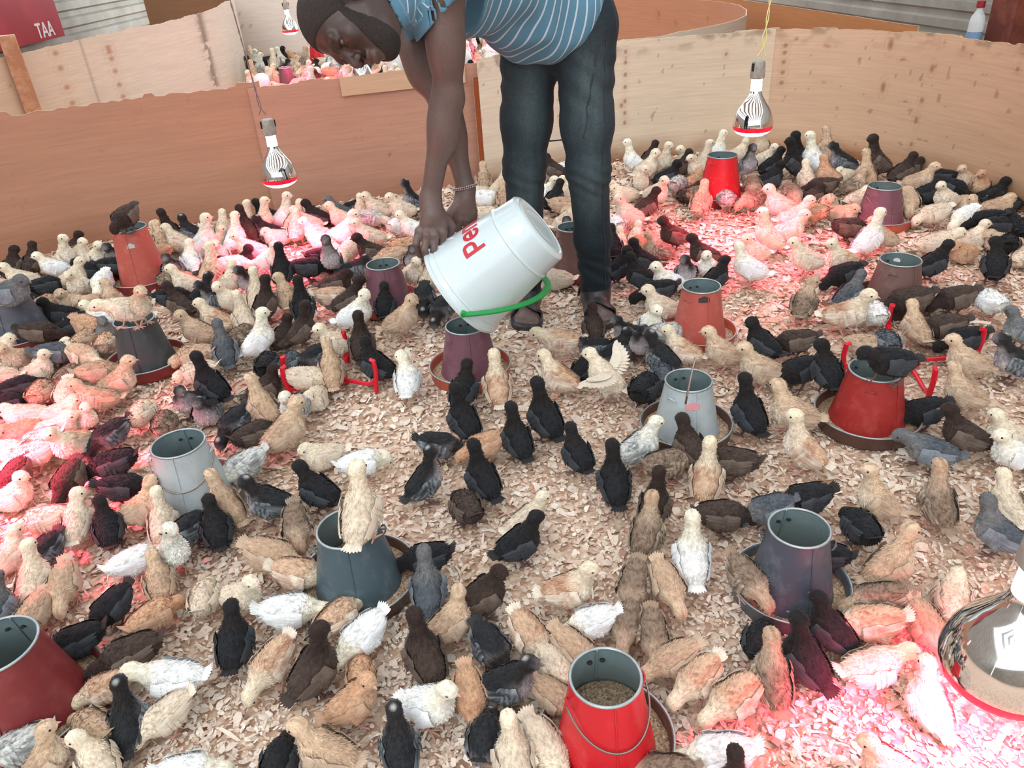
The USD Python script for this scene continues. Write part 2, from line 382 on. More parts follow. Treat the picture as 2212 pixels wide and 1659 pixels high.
kA = [(0.80, v, 0.012, 0.014) for v in (0.55, 0.50, 0.44, 0.38, 0.31, 0.25, 0.2, 0.1)] + [(0.17, 0.42, 0.02, 0.006), (0.17, 0.27, 0.02, 0.006), (1.33, 0.5, 0.01, 0.012), (0.78, 0.29, 0.012, 0.014)]
kB = [(0.10, v, 0.014, 0.013) for v in (0.53, 0.495, 0.45, 0.40, 0.35)] + [(0.30, 0.53, 0.024, 0.006), (0.31, 0.36, 0.022, 0.005), (0.62, 0.55, 0.016, 0.03), (0.62, 0.36, 0.014, 0.03), (0.86, 0.47, 0.012, 0.022), (0.84, 0.33, 0.014, 0.016),
      (0.83, 0.24, 0.013, 0.02), (0.83, 0.13, 0.012, 0.012), (0.70, 0.49, 0.02, 0.005), (0.75, 0.31, 0.018, 0.005), (1.0, 0.57, 0.01, 0.01), (1.05, 0.545, 0.012, 0.008), (0.9, 0.58, 0.006, 0.01), (1.3, 0.52, 0.012, 0.012)]
sheet(RA, -0.02, 0.60, WT, 220, 75, knotty((226, 212, 194), (222, 204, 180), 41, kA), "panel", wall_right, M["plyh"], jag=0.003, seed=11)
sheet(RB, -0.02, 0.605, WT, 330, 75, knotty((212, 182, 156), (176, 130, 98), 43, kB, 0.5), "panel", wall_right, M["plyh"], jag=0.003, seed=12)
# stained end of the sheet where the two rings meet
sheet([(-0.085, 3.945), (-0.05, 3.962)], 0.0, 0.52, 0.004, 6, 10, lambda s, z, side, w: np.ones((len(s), 1)) * lin(150, 78, 44), "edge_strip", wall_right, M["ply"], jag=0.0, label="brown stained strip beside the joint of the sheets")

# pen behind on the left (its convex outer side, knots in columns)
wall_back_left = tag(UsdGeom.Xform.Define(stage, "/World/wall_back_left"), "pale knotty curved plywood wall behind the reddish wall", kind="structure")
PC = [(-3.95, 4.3), (-3.55, 4.95), (-3.25, 5.6), (-2.92, 6.5), (-2.60, 7.3), (-2.42, 7.9), (-2.46, 8.5), (-2.85, 9.0), (-3.6, 9.2)]
def solve_top(curve_xy, pts):
    """height of the cut edge so that it passes the photograph's edge line"""
    out = []
    xs, ys = zip(*pts)
    for x, y in curve_xy:
        zz = np.linspace(0.3, 1.1, 81); pr = np.array([proj((x, y, z))[:2] for z in zz])
        want = np.interp(pr[:, 0], xs, ys); out.append(zz[np.argmin(np.abs(pr[:, 1] - want))])
    out = np.array(out)
    k = np.ones(9) / 9; return np.convolve(np.pad(out, 4, mode="edge"), k, "valid")
topC = lambda s, P: np.where(P[:, 1] > 8.3, 0.80, np.clip(solve_top(P, [(-300, 195), (0, 125), (180, 84), (370, 45), (440, 26), (470, 14), (487, 2), (600, 0)]), 0.45, 0.82))
kC = [(1.02, v, 0.022, 0.018) for v in (0.50, 0.42, 0.33, 0.25, 0.17)] + [(1.95, v, 0.035, 0.022) for v in (0.56, 0.46, 0.33, 0.22)] + [(2.45, v, 0.035, 0.022) for v in (0.53, 0.45, 0.36, 0.26, 0.17, 0.5)] + [(1.5, 0.42, 0.012, 0.014), (1.6, 0.3, 0.01, 0.012)]
def pale_knotty(s, z, side, w):
    if side == 1: return lin(150, 112, 84) * grain(s, z, 52)[:, None]
    k = np.clip((s - 1.2) / 1.6, 0, 1)[:, None]
    c = (lin(208, 176, 150) * (1 - k) + lin(214, 204, 190) * k) * grain(s, z, 51, 0.05)[:, None]
    edge = np.exp(-((s - 3.55) / 0.05) ** 2) * (meshkit.fbm(np.c_[s * 12, z * 22, z * 0], 3, 5) > 0.42)
    c += (lin(120, 104, 88) - c) * (edge * 0.8)[:, None]
    for u in (1.25, 2.2): c *= (1 - 0.35 * np.exp(-((s - u) / 0.012) ** 2))[:, None]
    return stains(s, z, kC, c, (164, 112, 76))
sheet(PC, -0.02, topC, WT, 420, 46, pale_knotty, "panel", wall_back_left, M["plyh"], jag=0.003, seed=15)
# back wall of the pen behind the man
wall_back = tag(UsdGeom.Xform.Define(stage, "/World/wall_back"), "whitish plywood wall at the far side of the pen behind", kind="structure")
sheet([(-3.1, 9.35), (-2.3, 9.15), (-1.5, 9.3), (-0.4, 9.9), (0.8, 10.3), (1.8, 10.0)], -0.02, 0.85, WT, 160, 30, knotty((226, 216, 208), (222, 208, 196), 61, [], 0.3), "panel", wall_back, M["plyh"], jag=0.003, seed=17)
# rings behind on the right
wall_back_right = tag(UsdGeom.Xform.Define(stage, "/World/wall_back_right"), "curved plywood ring behind the right wall, orange inside", kind="structure")
def ring(s, z, side, w):
    out = (lin(216, 202, 186) if side == 0 else lin(182, 130, 102)) * grain(s, z, 71 + side, 0.06)[:, None]
    if side == 1:
        out = stains(s, z, [(3.2, 0.5, 0.02, 0.025), (3.0, 0.45, 0.012, 0.02), (3.6, 0.42, 0.03, 0.03), (3.6, 0.3, 0.03, 0.03), (2.6, 0.5, 0.012, 0.012)], out, (150, 84, 54))
        out *= (1 - 0.45 * np.exp(-((s - 3.98) / 0.012) ** 2))[:, None]
    return out
PD = [(0.1, 4.30), (0.5, 4.335), (0.83, 4.36), (1.2, 4.56), (1.47, 4.86), (1.58, 5.12), (1.62, 5.5), (1.5, 6.0), (1.25, 6.5), (0.85, 6.8), (0.62, 6.9)]
topD = lambda s, P: np.where(P[:, 1] < 5.12, np.clip(solve_top(P, [(1000, 120), (1400, 83), (1480, 67), (1560, 50), (1600, 38), (1620, 30)]), 0.5, 0.7), 0.615)
sheet(PD, -0.02, topD, WT, 300, 24, ring, "panel", wall_back_right, M["plyh"], jag=0.001, seed=19)
sheet([(1.62, 6.9), (1.78, 6.0), (1.93, 5.1), (2.02, 4.4), (2.08, 4.0)], -0.02, 0.60, WT, 120, 24, lambda s, z, side, w: lin(182, 122, 78) * grain(s, z, 81)[:, None], "panel", wall_back_right, M["plyh"], jag=0.001, seed=20, label="tan sheet farther back beside the metal wall")

# corrugated metal walls of the shed
def corrugated(p0, p1, z0, z1, period, depth, name, label):
    p0, p1 = np.array(p0, float), np.array(p1, float); t = (p1 - p0) / np.linalg.norm(p1 - p0); nrm = np.array([t[1], -t[0]])
    prof, z = [], z0
    while z < z1:
        for dz, d in ((0, 0), (0.30, 0), (0.42, 1), (0.72, 1), (0.84, 0)): prof.append((z + dz * period, d * depth))
        z += period
    prof = np.array(prof); n = len(prof); V = []
    for p in (p0, p1):
        V.append(np.c_[p[0] + nrm[0] * prof[:, 1], p[1] + nrm[1] * prof[:, 1], prof[:, 0]])
    V = np.vstack(V); Vb = V - np.r_[nrm, 0] * 0.002
    k = np.arange(n - 1)
    F = np.vstack([np.stack([k, k + 1, k + n + 1, k + n], 1), np.stack([k, k + n, k + n + 1, k + 1], 1) + 2 * n])
    w = tag(UsdGeom.Xform.Define(stage, "/World/" + name), label, kind="structure")
    mesh("metal_sheet", (np.vstack([V, Vb]), F), M["zinc"], w, smooth=False)
    return w
wall_shed_right = corrugated((3.6, -3.0), (2.05, 7.5), -0.02, 2.3, 0.092, 0.018, "wall_shed_right", "grey corrugated metal shed wall on the right")
wall_shed_left = corrugated((-3.98, 14.0), (-4.45, -3.0), -0.02, 2.3, 0.15, 0.03, "wall_shed_left", "grey corrugated metal shed wall on the left")
mesh("frame_post", box((0.07, 0.07, 2.3), (-3.90, 11.3, 1.13), 0, 0.004), M["white_end"], wall_shed_left, label="pale upright of the metal wall")

# roof of corrugated sheets with open strips between them, above the picture
ceiling = tag(UsdGeom.Xform.Define(stage, "/World/ceiling"), "corrugated metal roof with open light strips above the pens", kind="structure")
for k_ in range(9):
    x0 = -4.2 + k_ * 0.95; n_ = 19
    xs_ = np.linspace(x0, x0 + 0.50, n_); zs_ = 2.75 + 0.012 * np.cos(np.arange(n_) * np.pi / 2)
    V_ = np.vstack([np.c_[xs_, xs_ * 0 - 3.0, zs_], np.c_[xs_, xs_ * 0 + 14.0, zs_]]); V_ = np.vstack([V_, V_ + [0, 0, 0.003]])
    q_ = np.arange(n_ - 1)
    mesh("roof_sheet", (V_, np.vstack([np.stack([q_, q_ + 1, q_ + n_ + 1, q_ + n_], 1)[:, ::-1], np.stack([q_, q_ + 1, q_ + n_ + 1, q_ + n_], 1) + 2 * n_])), M["zinc"], ceiling, smooth=False)

corrugated((-4.4, -3.05), (3.5, -3.05), -0.02, 1.25, 0.12, 0.02, "wall_front", "low corrugated wall on the open near side of the shed")
# ------------------------------------------------------------------ small things of the shed
po = thing("timber_post", (2.37, 3.72, 0), 12, label="thick red-brown timber post at the shed's right edge", cat="post")
mesh("upright", box((0.17, 0.14, 2.3), (0, 0, 1.15), 0, 0.006), M["post"], po)
mesh("brace", box((0.075, 0.05, 1.9), (0.05, -0.09, 0.95), 0, 0.005), M["timber"], po, label="lighter batten nailed to the post")
mesh("ledge", box((0.2, 0.16, 0.03), (-0.15, 0.06, 0.515), 0, 0.004), M["post"], po)
M["bottle"] = mat("clear_plastic", {"p": ("principled_bsdf", {"base_color": (0.9, 0.95, 1.0), "roughness": 0.12, "alpha": 0.45})}, [])
M["blue_label"] = plain("blue_label", lin(122, 152, 186), 0.4)
M["red_cap"] = plain("red_cap", lin(150, 24, 44), 0.4)
bt = thing("plastic_bottle", (2.22, 3.76, 0.531), 0, label="small clear plastic bottle with red cap beside the timber post", cat="bottle")
mesh("bottle_body", lathe([(0.001, 0), (0.03, 0), (0.033, 0.01), (0.033, 0.1), (0.028, 0.125), (0.013, 0.15), (0.013, 0.168), (0.001, 0.168)], 20), M["bottle"], bt)
mesh("bottle_label", lathe([(0.0338, 0.012), (0.0338, 0.062)], 20), M["blue_label"], bt, label="pale blue band")
mesh("cap", lathe([(0.001, 0.16), (0.018, 0.16), (0.018, 0.186), (0.001, 0.188)], 16), M["red_cap"], bt)

ba = thing("banner", (-4.02, 7.05, 0.9), 0, label="dark red banner with white capitals on the left metal wall", cat="banner")
mesh("cloth", box((0.012, 2.9, 0.98), (0, -0.35, 0.1), 0, 0.003), M["banner"], ba)
tmv, tmf = tm(meshkit.text_mesh("TAA", 0.115, 0.004, bold=True))
tv = np.c_[tmv[:, 2] + 0.006, tmv[:, 0], tmv[:, 1]]
tv = tv * 1.0
mesh("lettering", (tv + [0, 0.60, -0.36], tmf), M["banner_white"], ba, smooth=False, label="white capitals TAA")

bn = thing("timber_batten", (-3.17, 5.66, 0), 25, label="short pale batten sticking up behind the left pen wall", cat="batten")
mesh("stick", box((0.10, 0.05, 0.72), (0, 0, 0.36), 0, 0.004), M["timber"], bn)
mesh("cut_end", box((0.098, 0.048, 0.004), (0, 0, 0.722)), M["white_end"], bn, label="pale sawn end")

# ------------------------------------------------------------------ feeders: lathed cone on a pan of feed, with wire handle
def paint(name, c1, c2, scale=26, lo=0.5, hi=0.78, rough=0.42, metal=0.0): return worn(name, lin(*c1), lin(*c2), scale, lo, hi, rough, metal, 0.12)
PAINT = {
 "scarlet": paint("scarlet_paint", (206, 30, 44), (224, 86, 92), 30, 0.55, 0.85, 0.36), "slate": paint("slate_paint", (78, 84, 98), (112, 118, 128), 30),
 "brick": paint("brick_red_paint", (160, 44, 42), (178, 74, 68), 30), "silver": paint("bare_zinc", (192, 204, 210), (164, 176, 184), 22, metal=0.25),
 "coral": paint("faded_coral_paint", (188, 92, 82), (206, 124, 112), 26), "brown": paint("brown_paint", (112, 84, 80), (138, 112, 106), 26),
 "plum": paint("plum_paint", (118, 78, 92), (142, 108, 118), 26), "steel": paint("steel_blue_paint", (76, 94, 104), (110, 126, 134), 26),
 "maroon": paint("maroon_paint", (128, 48, 52), (146, 72, 74), 22), "charcoal": paint("charcoal_paint", (66, 70, 74), (92, 96, 100), 26)}
M["zinc_in"] = worn("zinc_inside", lin(132, 154, 160), lin(150, 170, 176), 14, rough=0.4, metal=0.3)
M["zinc_rim"] = worn("zinc_rim", lin(176, 186, 190), lin(150, 160, 164), 40, rough=0.35, metal=0.6)
M["wire"] = plain("steel_wire", lin(150, 140, 134), 0.4, 0.8)
M["feed"] = mat("poultry_feed", {"t": ("texture_coordinate", {}), "n": ("voronoi_texture", {"scale": 330.0}),
               "r": ("rgb_ramp", {"ramp": [(0.0, tuple(lin(116, 88, 68))), (0.5, tuple(lin(178, 150, 122))), (1.0, tuple(lin(214, 194, 168)))]}),
               "b": ("bump", {"strength": 0.9, "distance": 0.003}), "p": ("principled_bsdf", {"roughness": 0.85, "specular_ior_level": 0.2})},
              [("t.object", "n.vector"), ("n.color", "r.fac"), ("r.color", "p.base_color"), ("n.distance", "b.height"), ("b.normal", "p.normal")])
M["hole"] = plain("dark_hole", lin(30, 28, 30), 0.8)
PANS = {"orange": paint("orange_pan_paint", (182, 84, 66), (200, 112, 92)), "dark": paint("dark_pan_paint", (84, 58, 52), (112, 88, 80)), "slate": paint("slate_pan_paint", (82, 88, 98), (118, 124, 132)),
        "red": paint("red_pan_paint", (126, 42, 44), (150, 66, 64)), "grey": paint("grey_pan_paint", (104, 98, 92), (140, 132, 124))}
FEEDERS = {}
def feeder(key, name, top, ground, w, colour, pan, label, handle="down", hrot=40, lean=None, patch=None, rz=0, feed_in=0.3, H_=None):
    gp = at_z(*ground)
    zz = np.linspace(0.12, 0.3, 181); z = zz[np.argmin([abs(proj((gp[0], gp[1], q))[1] - top[1]) for q in zz])]
    z = float(np.clip(H_ or z, 0.16, 0.25))
    D = w * proj((gp[0], gp[1], z))[2] / FPX; r = float(np.clip(D / 2, 0.046, 0.068))
    fd = thing(name, (gp[0], gp[1], 0), rz, label=label, cat="feeder")
    m = PAINT[colour]; z0 = 0.022; rb = r * 1.50
    R = lambda q: rb + (r - rb) * ((q - z0) / (z - z0)) ** 0.92
    zs = np.linspace(z0, z, 9)
    body = [(R(q), q) for q in zs]
    b = mesh("cone_body", lathe(body, 48), m, fd, smooth=True)
    mesh("lining", lathe([(R(q) - 0.0012, q) for q in zs[::-1]], 48), M["zinc_in"], b, smooth=True, label="blue-grey zinc inside of the cone")
    a = np.linspace(0, 2 * np.pi, 8, endpoint=False)
    mesh("rim", lathe([(r + 0.0005 + 0.0026 * math.cos(q), z + 0.0026 * math.sin(q)) for q in a], 48, True), M["zinc_rim"], fd, smooth=True, label="bare metal rolled rim")
    sm = [np.array([(R(q) + 0.0008) * math.cos(-1.45), (R(q) + 0.0008) * math.sin(-1.45), q]) for q in zs]
    mesh("seam", tube(sm, 0.0016, 5), m, fd)
    s2 = [np.array([(R(q) - 0.003) * math.cos(1.7), (R(q) - 0.003) * math.sin(1.7), q]) for q in zs[4:]]
    mesh("inner_seam", tube(s2, 0.0014, 5), M["zinc_in"], fd)
    for da in (-0.17, 0.22):
        ang = 1.7 + da; q = z - 0.026
        c = np.array([(R(q) - 0.004) * math.cos(ang), (R(q) - 0.004) * math.sin(ang), q])
        v, f = sphere((0, 0, 0), 1.0, 1); mesh("rivet_hole", (v * [0.0045, 0.0045, 0.0026] + c, f), M["hole"], fd)
    rp = r * 2.05; hp = 0.042
    mesh("pan", lathe([(0.001, 0.002), (rp * 0.93, 0.002), (rp * 0.965, 0.008), (rp, hp - 0.002), (rp, hp), (rp - 0.003, hp), (rp - 0.006, hp - 0.004), (rp * 0.93, 0.01), (0.001, 0.008)], 56), PANS[pan], fd, smooth=40)
    mesh("pan_rim", lathe([(rp + 0.0022 * math.cos(q), hp + 0.0022 * math.sin(q)) for q in a], 56, True), M["zinc_rim"], fd, smooth=True)
    rr, th = np.meshgrid(np.linspace(rb * 0.9, rp * 0.955, 7), np.linspace(0, 2 * np.pi, 49), indexing="ij")
    fz = 0.021 + 0.006 * meshkit.noise(np.stack([rr * np.cos(th) * 40, rr * np.sin(th) * 40, th * 0], -1), 3) - 0.10 * (rr - rb * 0.9)
    fvv = np.stack([rr * np.cos(th), rr * np.sin(th), fz], -1).reshape(-1, 3)
    i = (np.arange(6)[:, None] * 49 + np.arange(48)[None]).ravel()
    mesh("feed", (fvv, np.stack([i, i + 49, i + 50, i + 1], 1)), M["feed"], fd, smooth=True, kind="stuff", label="crumbled feed lying in the pan")
    q = z0 + (z - z0) * feed_in
    rr2 = R(q) - 0.003
    mesh("feed_inside", lathe([(rr2, q + 0.002), (rr2 * 0.6, q + 0.006), (0.0005, q + 0.012)], 32), M["feed"], fd, smooth=True, kind="stuff", label="feed inside the cone")
    zl = z - 0.03
    for sgn in (0, 1):
        ang = math.radians(hrot) + sgn * math.pi
        c = np.array([math.cos(ang), math.sin(ang), 0]); t = np.array([-math.sin(ang), math.cos(ang), 0])
        base = c * (R(zl) + 0.001)
        lug = [base + t * 0.012 * math.cos(k) + c * 0.006 * abs(math.sin(k)) + [0, 0, zl + 0.008 * math.sin(k)] for k in np.linspace(0, math.pi, 7)]
        mesh("handle_lug", tube(lug, 0.0018, 5), m, fd)
    if handle:
        u = np.array([math.cos(math.radians(hrot)), math.sin(math.radians(hrot)), 0]); nrm = np.array([-u[1], u[0], 0])
        rad = R(zl) + 0.008; k = np.linspace(0, math.pi, 25)
        drop = np.array([0, 0, -1.0]) * 0.52 + nrm * (-0.85) if handle == "down" else np.array([0, 0, 1.0]) * 0.95 + nrm * 0.3
        drop /= np.linalg.norm(drop)
        if handle == "down":
            P = [u * rad * math.cos(q_) + nrm * -(rad + 0.004) * math.sin(q_) + [0, 0, zl - 0.055 * math.sin(q_)] for q_ in k]
        else: P = [u * rad * math.cos(q_) + drop * rad * 1.15 * math.sin(q_) + [0, 0, zl] for q_ in k]
        mesh("handle", tube(P, 0.0016, 6), M["wire"], fd, label="thin wire handle")
    if patch:
        ang, q, wd, hh, mm = patch
        nn = 7; V = []
        for k in range(nn):
            aa = math.radians(ang) + (k / (nn - 1) - 0.5) * wd / r
            V += [np.array([(R(q + d) + 0.0012) * math.cos(aa), (R(q + d) + 0.0012) * math.sin(aa), q + d]) for d in (-hh / 2, hh / 2 * (1 - abs(k - 3) / 4))]
        F = [[2 * k, 2 * k + 2, 2 * k + 3, 2 * k + 1] for k in range(nn - 1)]
        mesh("tag_patch", (np.array(V), np.array(F)), mm, fd, smooth=False)
    FEEDERS[key] = dict(p=gp, z=z, r=r, rp=rp, label=label)
    return fd
M["patch_dark"] = plain("dark_label", lin(60, 52, 52), 0.6); M["patch_pale"] = plain("pale_sticker", lin(196, 200, 198), 0.6); M["patch_pink"] = plain("pink_plate", lin(224, 150, 156), 0.5)
feeder("F1", "chick_feeder", (1320, 1462), (1308, 1622), 152, "scarlet", "dark", "bright scarlet cone feeder at the front, its wire handle hanging down", hrot=20, feed_in=0.42)
feeder("F2", "chick_feeder", (1712, 1140), (1702, 1288), 126, "slate", "slate", "dark slate-blue feeder at the front right, wire handle on its side", hrot=160)
feeder("F3", "chick_feeder", (1892, 802), (1868, 918), 108, "brick", "dark", "brick red feeder with a black chick on its rim at the right", handle=None, rz=20)
_F4 = feeder("F4", "chick_feeder", (1490, 834), (1480, 940), 98, "silver", "dark", "bare silver feeder with a pink plate and raised wire, right of centre", handle=None, patch=(-92, 0.125, 0.03, 0.02, M["patch_pink"]), feed_in=0.1)
feeder("F5", "chick_feeder", (1504, 618), (1507, 736), 80, "coral", "orange", "coral red feeder with a dark half-round mark below the rim", handle=None, patch=(-95, 0.165, 0.03, 0.02, M["patch_dark"]))
feeder("F6", "chick_feeder", (1935, 563), (1925, 662), 82, "brown", "dark", "dull brown feeder with a chipped white spot near its rim", handle=None, patch=(-140, 0.18, 0.02, 0.012, M["patch_pale"]), rz=10)
feeder("F7", "chick_feeder", (1910, 402), (1896, 486), 67, "plum", "orange", "purple feeder with a looping wire handle near the right wall", hrot=10)
feeder("F8", "chick_feeder", (1560, 335), (1553, 434), 62, "scarlet", "red", "scarlet feeder farthest back, below the right heat lamp", handle=None)
feeder("F9", "chick_feeder", (755, 1155), (780, 1272), 130, "steel", "dark", "steel-blue feeder with a big cream chick on its rim", hrot=200)
feeder("F10", "chick_feeder", (410, 958), (428, 1085), 110, "silver", "grey", "pale silver feeder with a wire handle on the left", hrot=10, feed_in=0.05)
feeder("F11", "chick_feeder", (35, 1395), (75, 1540), 165, "maroon", "red", "maroon feeder cut off by the lower left edge", handle=None, feed_in=0.05)
feeder("F12", "chick_feeder", (1020, 703), (1018, 812), 88, "plum", "orange", "plum-coloured feeder in an orange-red pan being filled from the bucket", handle=None, patch=(-60, 0.19, 0.012, 0.012, M["patch_pale"]))
feeder("F13", "chick_feeder", (823, 570), (842, 665), 70, "plum", "orange", "plum feeder with a small black chick in front, left of the bucket", handle=None)
feeder("F14", "chick_feeder", (310, 552), (318, 615), 70, "coral", "red", "faded red feeder by the left wall with a dark chick perched on top", handle=None, patch=(-75, 0.185, 0.025, 0.02, M["patch_pale"]), H_=0.235)
feeder("F15", "chick_feeder", (312, 690), (325, 795), 82, "charcoal", "red", "charcoal feeder in a dark red pan with two tan chicks on top", handle=None)
feeder("F16", "chick_feeder", (28, 660), (50, 735), 90, "slate", "red", "slate feeder at the left edge with a grey chick on top", handle=None)
feeder("F17", "chick_feeder", (1247, 490), (1240, 592), 68, "brown", "red", "brown feeder half hidden behind the man's jeans", handle=None)
feeder("F18", "chick_feeder", (622, 146), (625, 196), 26, "charcoal", "grey", "dark feeder in the pen behind, left of the man's head", handle=None)
feeder("F19", "chick_feeder", (672, 98), (690, 150), 24, "scarlet", "red", "scarlet feeder in the pen behind, against the man's forehead", handle=None)
feeder("F20", "chick_feeder", (1076, 62), (1078, 102), 24, "scarlet", "red", "scarlet feeder in the pen behind, beside the man's belly", handle=None)
# wire standing up over the silver feeder
_f = FEEDERS["F4"]
_pw = [at_d(1481, 872, 1.52), at_d(1484, 855, 1.50), at_d(1492, 815, 1.49), at_d(1502, 772, 1.49)]
mesh("lifting_wire", tube([q - np.array([_f["p"][0], _f["p"][1], 0]) for q in _pw], 0.0022, 6), M["wire"], _F4, label="straight wire rising over the rim")

# ------------------------------------------------------------------ red plastic stands (four arms with upright prongs)
M["red_plastic"] = plain("red_plastic", lin(214, 24, 48), 0.35)
def stand(c, R, angs, label, hz=0.026, up=0.078):
    st = thing("plastic_stand", (c[0], c[1], 0), 0, label=label, cat="stand", group="red plastic stands lying among the chicks")
    mesh("hub", lathe([(0.001, 0.012), (0.03, 0.012), (0.034, 0.02), (0.03, 0.032), (0.001, 0.034)], 20), M["red_plastic"], st)
    for a_ in angs:
        d = np.array([math.cos(math.radians(a_)), math.sin(math.radians(a_)), 0]); 
        arm = mesh("arm", tube([d * 0.025 + [0, 0, hz - 0.003], d * R * 0.8 + [0, 0, hz - 0.002], d * R * 0.93 + [0, 0, hz + 0.004], d * R + [0, 0, hz + 0.012]], [0.0062, 0.0062, 0.0068, 0.009], 8), M["red_plastic"], st)
        mesh("prong", tube([d * (R - 0.004) + [0, 0, 0.002], d * R + [0, 0, hz + 0.01], d * (R + 0.006) + [0, 0, hz + up * 0.6], d * (R + 0.003) + [0, 0, hz + up], d * (R - 0.008) + [0, 0, hz + up + 0.003]], [0.0062, 0.0072, 0.0072, 0.007, 0.006], 8), M["red_plastic"], arm)
def hd(p, c): return math.degrees(math.atan2(p[1] - c[1], p[0] - c[0]))
_pr = [at_z(1910, 722), at_z(1822, 815), at_z(2100, 785), at_z(2000, 872)]; _c = np.mean(_pr, 0)
stand(_c, float(np.mean([np.linalg.norm(q - _c) for q in _pr])), [hd(q, _c) for q in _pr], "red plastic four-armed stand around the brick red feeder at the right")
_pr = [at_z(628, 862), at_z(816, 848), at_z(774, 742)]; _c = np.mean([at_z(628, 862), at_z(816, 848)], 0) + [0.0, 0.06, 0]
stand(_c, float(np.mean([np.linalg.norm(q - _c) for q in _pr[:2]])), [hd(_pr[0], _c), hd(_pr[1], _c), hd(_pr[2], _c), hd(_pr[2], _c) + 95], "red plastic four-armed stand left of the plum feeder being filled")

# ------------------------------------------------------------------ heat lamps
M["cable"] = plain("brown_cable", lin(120, 84, 84), 0.5); M["cable_y"] = plain("yellow_twisted_wire", lin(206, 196, 130), 0.5)
M["socket"] = worn("grey_socket", lin(150, 146, 138), lin(176, 172, 164), 40, rough=0.5)
M["mirror"] = mat("mirrored_glass", {"p": ("principled_bsdf", {"base_color": (0.86, 0.86, 0.88), "metallic": 1.0, "roughness": 0.07})}, [])
M["red_glass"] = plain("red_glass_band", lin(206, 24, 60), 0.12, emission_color=(1.0, 0.02, 0.06), emission_strength=0.35)
M["neck_glow"] = mat("lit_clear_neck", {"p": ("principled_bsdf", {"base_color": (0.9, 0.85, 0.8), "roughness": 0.1, "emission_color": (1.0, 0.80, 0.66), "emission_strength": 9.0})}, [])
M["face"] = mat("lit_red_face", {"p": ("principled_bsdf", {"base_color": (0.5, 0.1, 0.1), "roughness": 0.2, "emission_color": (1.0, 0.42, 0.42), "emission_strength": 5.0})}, [])
def lamp(px, py, w, label, wire_px, D=0.14, power=1.0, cable="cable", wob=0.0, swivel=0, loc=None):
    p = at_d(px, py, D * FPX / w) if loc is None else np.array(loc, float)
    s = D / 0.125
    lp = thing("heat_lamp", p, swivel, label=label, cat="heat lamp", group="red-faced infrared lamps hung over the pens")
    pr = np.array([(0.016, 0.118), (0.0165, 0.10), (0.017, 0.072), (0.021, 0.058), (0.034, 0.038), (0.049, 0.018), (0.058, -0.002), (0.0625, -0.022), (0.0622, -0.030)]) * s
    mesh("reflector", lathe(pr[2:], 48), M["mirror"], lp, smooth=True, label="mirrored upper part of the bulb")
    mesh("neck", lathe(pr[:3], 32), M["neck_glow"], lp, smooth=True, label="glowing clear neck")
    mesh("red_band", lathe(np.array([(0.0622, -0.030), (0.0610, -0.038), (0.0585, -0.044)]) * s, 48), M["red_glass"], lp, smooth=True)
    mesh("lit_face", lathe(np.array([(0.0585, -0.044), (0.050, -0.053), (0.036, -0.060), (0.018, -0.064), (0.0002, -0.065)]) * s, 40), M["face"], lp, smooth=True, label="glowing red face")
    bl = UsdLux.SphereLight.Define(stage, str(lp.GetPath()) + "/beam")                   # the lamp's own red flood, thrown down by its reflector
    bl.CreateRadiusAttr(0.035 * s); bl.AddTranslateOp().Set(Gf.Vec3d(0, 0, -0.108 * s)); bl.CreateColorAttr(Gf.Vec3f(1.0, 0.05, 0.14)); bl.CreateIntensityAttr(BEAM * power)
    sp_ = UsdLux.ShapingAPI.Apply(bl.GetPrim()); sp_.CreateShapingConeAngleAttr(76.0); sp_.CreateShapingConeSoftnessAttr(0.8); sp_.CreateShapingFocusAttr(0.0)
    sk = mesh("socket", lathe(np.array([(0.0002, 0.158), (0.017, 0.158), (0.020, 0.154), (0.0215, 0.135), (0.0225, 0.112), (0.020, 0.108), (0.017, 0.108)]) * s, 24), M["socket"], lp)
    for a_ in (0, 180):
        c = [0.0215 * s * math.cos(math.radians(a_ + 30)), 0.0215 * s * math.sin(math.radians(a_ + 30)), 0.142 * s]
        mesh("socket_slot", box((0.006 * s, 0.006 * s, 0.022 * s), c, a_ + 30), M["hole"], sk)
    top = at_d(wire_px[0], wire_px[1], D * FPX / w) if wire_px else p + [0, 0, 1.5]
    d = (top - p); d = d / max(abs(d[2]), 1e-6); hgt = 1.9
    for k, ph in enumerate((0.0, math.pi)):
        q = np.linspace(0, 1, 70); P = []
        for t in q:
            z = 0.156 * s + t * hgt; o = (0.004 if wob else 0.0018); tw = 95 * t * (1 if wob else 1.6) + ph
            sp = 0.010 * s * max(0, 1 - t * 22)
            P.append([d[0] * z + (o + sp) * math.cos(tw) + wob * math.sin(t * 19) * t ** 0.3, d[1] * z + (o + sp) * math.sin(tw), z])
        mesh("cable", tube(np.array(P), 0.0019 if not wob else 0.0022, 5), M[cable], lp)
    return p
LAMPS = {}; BEAM = 560.0
LAMPS["L1"] = lamp(599, 362, 80, "heat lamp hanging in front of the reddish left wall", (497, 0))
LAMPS["L2"] = lamp(1628, 248, 86, "heat lamp on twisted yellow wire in front of the right wall", (1662, 0), cable="cable_y", wob=0.006)
LAMPS["L3"] = lamp(625, 55, 36, "small far heat lamp hanging in the pen behind", None, power=1.5)
LAMPS["L4"] = lamp(2184, 1392, 262, "large close heat lamp cut off by the right edge", None, D=0.15)
LAMPS["LB"] = lamp(781, 152, 44, "heat lamp low behind the left wall, below the man's nose", None, power=1.5)
